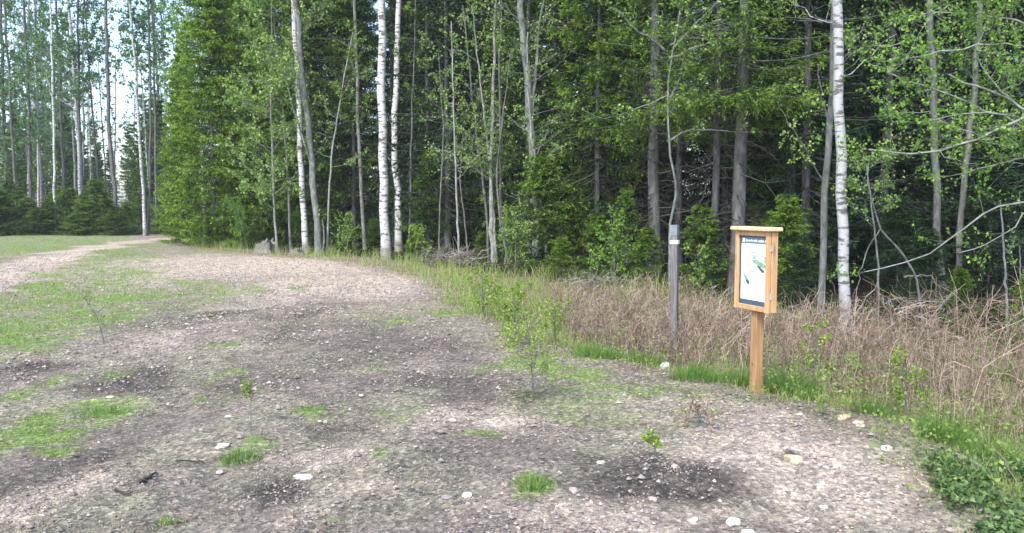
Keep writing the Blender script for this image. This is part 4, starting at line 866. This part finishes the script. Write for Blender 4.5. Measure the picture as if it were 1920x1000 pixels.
def stone(px, py, sx, sy, sz, m, label, seed, name='stone', sink=.55):
    sx, sy, sz = sx * .8, sy * .8, sz * .85; c = gp(px, py); bm = bmesh.new(); bmesh.ops.create_icosphere(bm, subdivisions=3, radius=1)
    for v in bm.verts:
        n_ = v.co.normalized(); q = n_ * 1.3 + Vector((seed * 3.1, seed * 1.7, 0))
        f = 1 + .55 * (mnoise.noise(q)) + .22 * mnoise.noise(q * 2.6)
        cell = mnoise.cell(q * 1.2) * .10
        v.co = Vector((n_.x * f * sx, n_.y * f * sy, n_.z * (f + cell) * sz))
        if v.co.z > sz * .62: v.co.z = sz * .62 + (v.co.z - sz * .62) * .3
    me = bpy.data.meshes.new(name); bm.to_mesh(me); bm.free(); me.materials.append(M[m])
    o = bpy.data.objects.new(name, me); C.objects.link(o); o.location = (c[0], c[1], tz(*c) + sz * (1 - sink) * .6); o.rotation_euler = (0, 0, seed * 1.3)
    return tag(o, label, 'stone', 'stones on the clearing')
for i, a_ in enumerate((
   (1247, 678, .075, .06, .085, 'rock_white', 'upright white stone in the grass left of the signboard', 1),
   (1488, 866, .062, .05, .045, 'rock_tan', 'pale yellowish stone beside a small dark hollow on the stony mound', 2),
   (1582, 786, .06, .05, .045, 'rock_tan', 'left tan stone of the pair at the crest of the mound', 3),
   (1610, 798, .055, .045, .04, 'rock_pink', 'right reddish stone of the pair at the crest of the mound', 4),
   (1663, 848, .04, .035, .035, 'rock_white', 'small white stone right on the stony mound', 5),
   (1800, 878, .15, .10, .07, 'rock_grey', 'large flat grey stone half sunk by the ground leaves', 6),
   (567, 893, .07, .032, .022, 'rock_white', 'flat curved white stone in the foreground left of centre', 7),
   (417, 836, .055, .04, .02, 'rock_white', 'flat white stone in the left foreground', 8),
   (428, 779, .032, .028, .012, 'rock_white', 'small flat white chip beyond the flat white stone', 9),
   (207, 745, .035, .028, .016, 'rock_white', 'small white chip in the green patch at left', 10),
   (876, 933, .045, .03, .018, 'rock_white', 'flat pale stone in the bottom centre gravel', 11),
   (838, 936, .04, .025, .014, 'rock_grey', 'flat greyish stone left of the flat pale one at bottom centre', 12),
   (1376, 982, .05, .04, .03, 'rock_white', 'white stone at the bottom edge below the dark mound', 13),
   (1403, 1002, .04, .03, .026, 'rock_white', 'white stone cut by the bottom edge', 14),
   (1300, 976, .04, .025, .018, 'rock_pink', 'pinkish stone at the bottom left of the white edge stones', 15),
   (1075, 926, .045, .03, .02, 'rock_pink', 'pinkish flat stone at the left foot of the dark mound', 16),
   (1127, 870, .03, .024, .022, 'rock_white', 'small white stone on the upper left of the dark mound', 17),
   (1265, 886, .028, .024, .02, 'rock_pink', 'small pinkish stone on the top of the dark mound', 18),
   (1240, 826, .03, .022, .018, 'rock_grey', 'small grey stone above the dark mound', 19),
   (1428, 820, .04, .03, .022, 'rock_pink', 'reddish stone left on the stony mound', 20),
   (848, 782, .045, .03, .014, 'rock_white', 'flat white stone on the pinkish gravel at centre', 21),
   (677, 740, .026, .02, .012, 'rock_white', 'small white chip on the dark centre gravel', 22),
   (412, 878, .03, .025, .014, 'rock_pink', 'small pinkish stone below the flat white stone at left', 23),
   (1500, 780, .03, .022, .016, 'rock_white', 'small white stone right below the lush grass tuft', 24),
   (1790, 922, .04, .03, .02, 'rock_pink', 'pinkish stone among the ground leaves', 25),
   (1225, 940, .03, .022, .02, 'rock_pink', 'small stone at the lower middle of the dark mound', 26),
   (1545, 950, .03, .025, .018, 'rock_white', 'small white stone in the bottom right gravel', 27),
   (600, 790, .018, .016, .01, 'rock_white', 'tiny white chip left of centre gravel', 28),
   (350, 612, .03, .02, .012, 'rock_white', 'tiny white chip by the far dark streak at left', 29),
   (1215, 908, .03, .03, .03, 'clod', 'black earth clod on the dark mound', 30),
   (268, 900, .04, .022, .02, 'clod', 'dark earth clod in the left foreground', 31),
   )): stone(*a_[:6], a_[6], a_[7])
def stick(pl, r, label, m='twig', seed=1, lift=.012):
    P = np.array([[*gp(px, py), 0] for px, py in pl]); P[:, 2] = terrain(P[:, 0], P[:, 1]) + lift; b = P[0].copy(); Q = resample(P - b, 10)
    R_ = np.random.default_rng(seed); Q[1:-1] += R_.normal(0, r * .6, (8, 3)); mb = MB(); tubes(mb, Q, r * np.linspace(1, .5, 10), 6, .25, True)
    tag(mb.obj('stick', M[m], loc=tuple(b), smooth=True), label, 'stick', 'sticks on the gravel')
stick([(330, 862), (355, 861), (382, 863)], .006, 'thin dark stick lying left of the small grass tuft', 'deadtwig', 1)
stick([(215, 920), (232, 926), (246, 929)], .006, 'short dark stick near the left bottom corner', 'deadtwig', 2)
stick([(262, 905), (275, 897), (292, 882)], .009, 'crooked twig lying on the dark earth clod', 'deadtwig', 3)
stick([(1560, 700), (1600, 702), (1650, 706)], .010, 'pale dead stick lying at the foot of the brush', 'twig', 4, .05)
stick([(1860, 860), (1885, 890), (1905, 935)], .006, 'pale dry stalk over the ground leaves at the right edge', 'litter', 5, .12)

# ------------------------------------------------------------------ signboard
def signboard():
    c = gp(1411, 731); z0 = tz(*c); phi = math.radians(70)
    t = thing('signboard', 'new pale wooden signboard with a roofed map case on a single post', 'signboard', (c[0], c[1], z0), 0)
    # local axes: +x = viewer's right when facing the front, -y = front
    t.rotation_euler = (math.radians(0), 0, -phi)
    def box(name, m, cc, sz, bev=.004, par=t):
        b = MB(); boxv(b, cc, sz, bev=bev); return b.obj(name, M[m], par)
    k = c[1] / FPX
    ztop = CAM_H - (433 - 385) * k - z0; zbot = CAM_H - (583 - 385) * k - z0          # case height
    W, D = .465, .092; fw = .043; zc = (ztop + zbot) / 2; H = ztop - zbot
    box('post', 'wood_post', (0, .035, (zbot - .25) / 2), (.080, .080, zbot + .25), .004)
    # case: back box of four boards and a back panel, the glazed door in front of it
    b = MB(); d0 = -D / 2 + .032; d1 = D / 2
    for s in (-1, 1): boxv(b, (s * (W / 2 - .010), (d0 + d1) / 2, zc), (.022, d1 - d0, H - .008), bev=.002)
    boxv(b, (0, (d0 + d1) / 2, zbot + .014), (W - .046, d1 - d0 - .002, .022), bev=.002); boxv(b, (0, (d0 + d1) / 2, ztop - .014), (W - .046, d1 - d0 - .002, .022), bev=.002)
    boxv(b, (0, d1 - .008, zc), (W - .046, .012, H - .055), bev=0)
    case = b.obj('case', M['wood'], t)
    b = MB(); yf = -D / 2 + .013
    for s in (-1, 1): boxv(b, (s * (W / 2 - fw / 2), yf, zc), (fw, .026, H), bev=.003)
    for zz in (ztop - fw / 2, zbot + fw / 2 + .004): boxv(b, (0, yf + .001, zz), (W - 2 * fw - .001, .024, fw), bev=.003)
    door = b.obj('door_frame', M['wood'], t)
    for zz in (ztop - .14, zbot + .14):
        hb = MB(); boxv(hb, (W / 2 + .004, -D / 2 + .029, zz), (.006, .022, .05), bev=.001); hb.obj('hinge', M['steel'], door)
    # poster: dark border (print plus painted frame shadow), white sheet, header and footer
    pw, ph = W - 2 * fw, H - 2 * fw; yp = -D / 2 + .024
    pb = MB(); boxv(pb, (0, yp + .006, zc), (pw + .012, .006, ph + .012), bev=0); board = pb.obj('map_panel', M['navy'], t)
    x0, x1 = -pw / 2 + .020, pw / 2 - .013; zz1, zz0 = zc + ph / 2 - .012, zc - ph / 2 + .012
    def rect(name, m, xa, xb, za, zb, off, par=board):
        q = MB(); boxv(q, ((xa + xb) / 2, yp + .003 - off, (za + zb) / 2), (xb - xa, .0014, zb - za), bev=0); return q.obj(name, M[m], par)
    hd = .062
    rect('map_sheet', 'poster', x0, x1, zz0 + .034, zz1 - hd + .006, .0014)
    rect('title_band', 'slate', x0, x1, zz1 - hd + .008, zz1 + .002, .0008)
    # header lettering: a small emblem and a row of pale block letters
    q = MB(); r_ = random.Random(3)
    def bar(q, xa, xb, za, zb, off=.002): boxv(q, ((xa + xb) / 2, yp + .003 - off, (za + zb) / 2), (xb - xa, .0014, zb - za), bev=0)
    zt = zz1 - .018; u = x0 + .012
    bar(q, u, u + .034, zt - .026, zt + .006); u += .05; em = q.obj('emblem', M['ink'], board)
    q = MB(); zh = zt - .022
    for gi in range(12):      # the title is too small to read in the photograph: pale upright marks only
        hgt = .024 if gi in (0, 3, 6, 9) else .018
        boxv(q, (u, yp + .001, zh + hgt / 2), (.0055, .0014, hgt), bev=0)
        if gi % 3 != 1: boxv(q, (u + .008, yp + .0008, zh + (.4 + .2 * (gi % 2)) * .024), (.0095, .0014, .006 + .002 * (gi % 3)), bev=0)
        if gi % 4 != 2: boxv(q, (u + .0145, yp + .0006, zh + .009), (.0045, .0014, .016), bev=0)
        u += .0235
    q.obj('lettering', M['ink'], board)
    W2, H2 = x1 - x0, zz1 - zz0
    def P(a, b_): return x0 + a * W2, zz1 - b_ * H2
    def blob(name, m, pts, off):
        q = MB(); n = len(pts); V = [(*(P(a, b_)), ) for a, b_ in pts]; V = np.array([(v[0], yp + .003 - off, v[1]) for v in V]); q.add(V, None, [(0, i, i + 1) for i in range(1, n - 1)]); return q.obj(name, M[m], board)
    q = MB()
    for i in range(5):       # faint text lines
        xa, za = P(.08, .17 + i * .016); xb, _ = P(.08 + r_.uniform(.3, .75), 0); bar(q, xa, xb, za - .003, za, .0026)
    for i in range(4):
        xa, za = P(.48, .80 + i * .018); xb, _ = P(.48 + r_.uniform(.05, .12), 0); bar(q, xa, xb, za - .003, za, .0026)
    xa, za = P(.70, .60); bar(q, xa, xa + .06, za - .004, za, .0026)
    q.obj('text_lines', M['greyink'], board)
    def ring(q, xa, xb, za, zb, w_=.007):
        bar(q, xa, xb, za, za + w_, .0027); bar(q, xa, xb, zb - w_, zb, .0027); bar(q, xa, xa + w_, za + w_, zb - w_, .0027); bar(q, xb - w_, xb, za + w_, zb - w_, .0027)
    q = MB()
    xa, zb_ = P(.40, .22); xb, za = P(.80, .32); ring(q, xa, xb, za, zb_); xa, zb_ = P(.34, .42); xb, za = P(.50, .52); ring(q, xa, xb, za, zb_, .010)
    xa, zb_ = P(.44, .24); bar(q, xa, xa + .05, zb_ - .05, zb_ - .012, .0024); q.obj('map_outline', M['greyink'], board)
    blob('map_area', 'greenink', [(.42, .34), (.62, .33), (.80, .36), (.97, .40), (.98, .45), (.80, .44), (.62, .40), (.50, .39)], .0030)
    blob('map_area', 'darkink', [(.60, .41), (.72, .42), (.88, .47), (.95, .50), (.84, .52), (.70, .46)], .0033)
    blob('map_area', 'greenink', [(.10, .56), (.20, .57), (.28, .62), (.36, .66), (.32, .71), (.20, .68), (.14, .62)], .0030)
    blob('map_area', 'darkink', [(.20, .65), (.30, .64), (.36, .70), (.26, .71)], .0033)
    blob('map_area', 'greenink', [(.90, .28), (.96, .27), (.97, .38), (.91, .37)], .0030)
    # roof board
    r = MB(); boxv(r, (0, -.004, ztop + .018), (W + .065, D + .06, .034), bev=.007); rf = r.obj('roof_board', M['wood_top'], t)
    return t
signboard()
# ------------------------------------------------------------------ grey marker post
def marker():
    c = gp(1265, 634); z0 = tz(*c); h = CAM_H - (422 - 385) * c[1] / FPX - z0
    t = thing('marker_post', 'weathered grey square marker post with a white band near its top', 'marker post', (c[0], c[1], z0)); t.rotation_euler = (0, math.radians(-.8), math.radians(-28))
    w_ = .080
    b = MB(); boxv(b, (0, 0, (h - .13 - .3) / 2), (w_, w_, h - .13 + .3), bev=.006); b.obj('post', M['wood_old'], t)
    b = MB(); boxv(b, (0, 0, h - .065), (w_ + .004, w_ + .004, .13), bev=.005); cap = b.obj('painted_top', M['bluetop'], t)
    b = MB(); boxv(b, (0, 0, h - .205), (w_ + .012, w_ + .012, .046), bev=.002); b.obj('white_band', M['whitepaint'], t)
    b = MB(); boxv(b, (-w_ / 2 - .0035, 0, h - .085), (.003, w_ * .86, .15), bev=0); lit_ = b.obj('lit_face', M['lit_face'], t)  # added sheet that paints the lit left face paler
    b = MB(); boxv(b, (-w_ / 2 - .006, 0, h - .05), (.003, .03, .03), bev=0); b.obj('white_mark', M['whitepaint'], lit_)
    b = MB(); boxv(b, (w_ / 2 + .001, .0, .22), (.008, .02, .5), bev=.002); b.obj('split_edge', M['deadtwig'], t)
marker()

# ------------------------------------------------------------------ the hazy spring air
def haze():
    x0, x1, y0, y1, z0, z1 = -150, 150, -60, 420, -1.6, 24
    b = MB(); boxv(b, ((x0 + x1) / 2, (y0 + y1) / 2, (z0 + z1) / 2), (x1 - x0, y1 - y0, z1 - z0))
    m = bpy.data.materials.new('air'); m.use_nodes = True; n = m.node_tree; n.nodes.remove(n.nodes['Principled BSDF'])
    v = n.nodes.new('ShaderNodeVolumePrincipled'); v.inputs['Color'].default_value = (.86, .93, 1, 1); v.inputs['Density'].default_value = .0006
    n.links.new(v.outputs[0], n.nodes['Material Output'].inputs['Volume'])
    tag(b.obj('haze', m), kind='stuff')
haze()
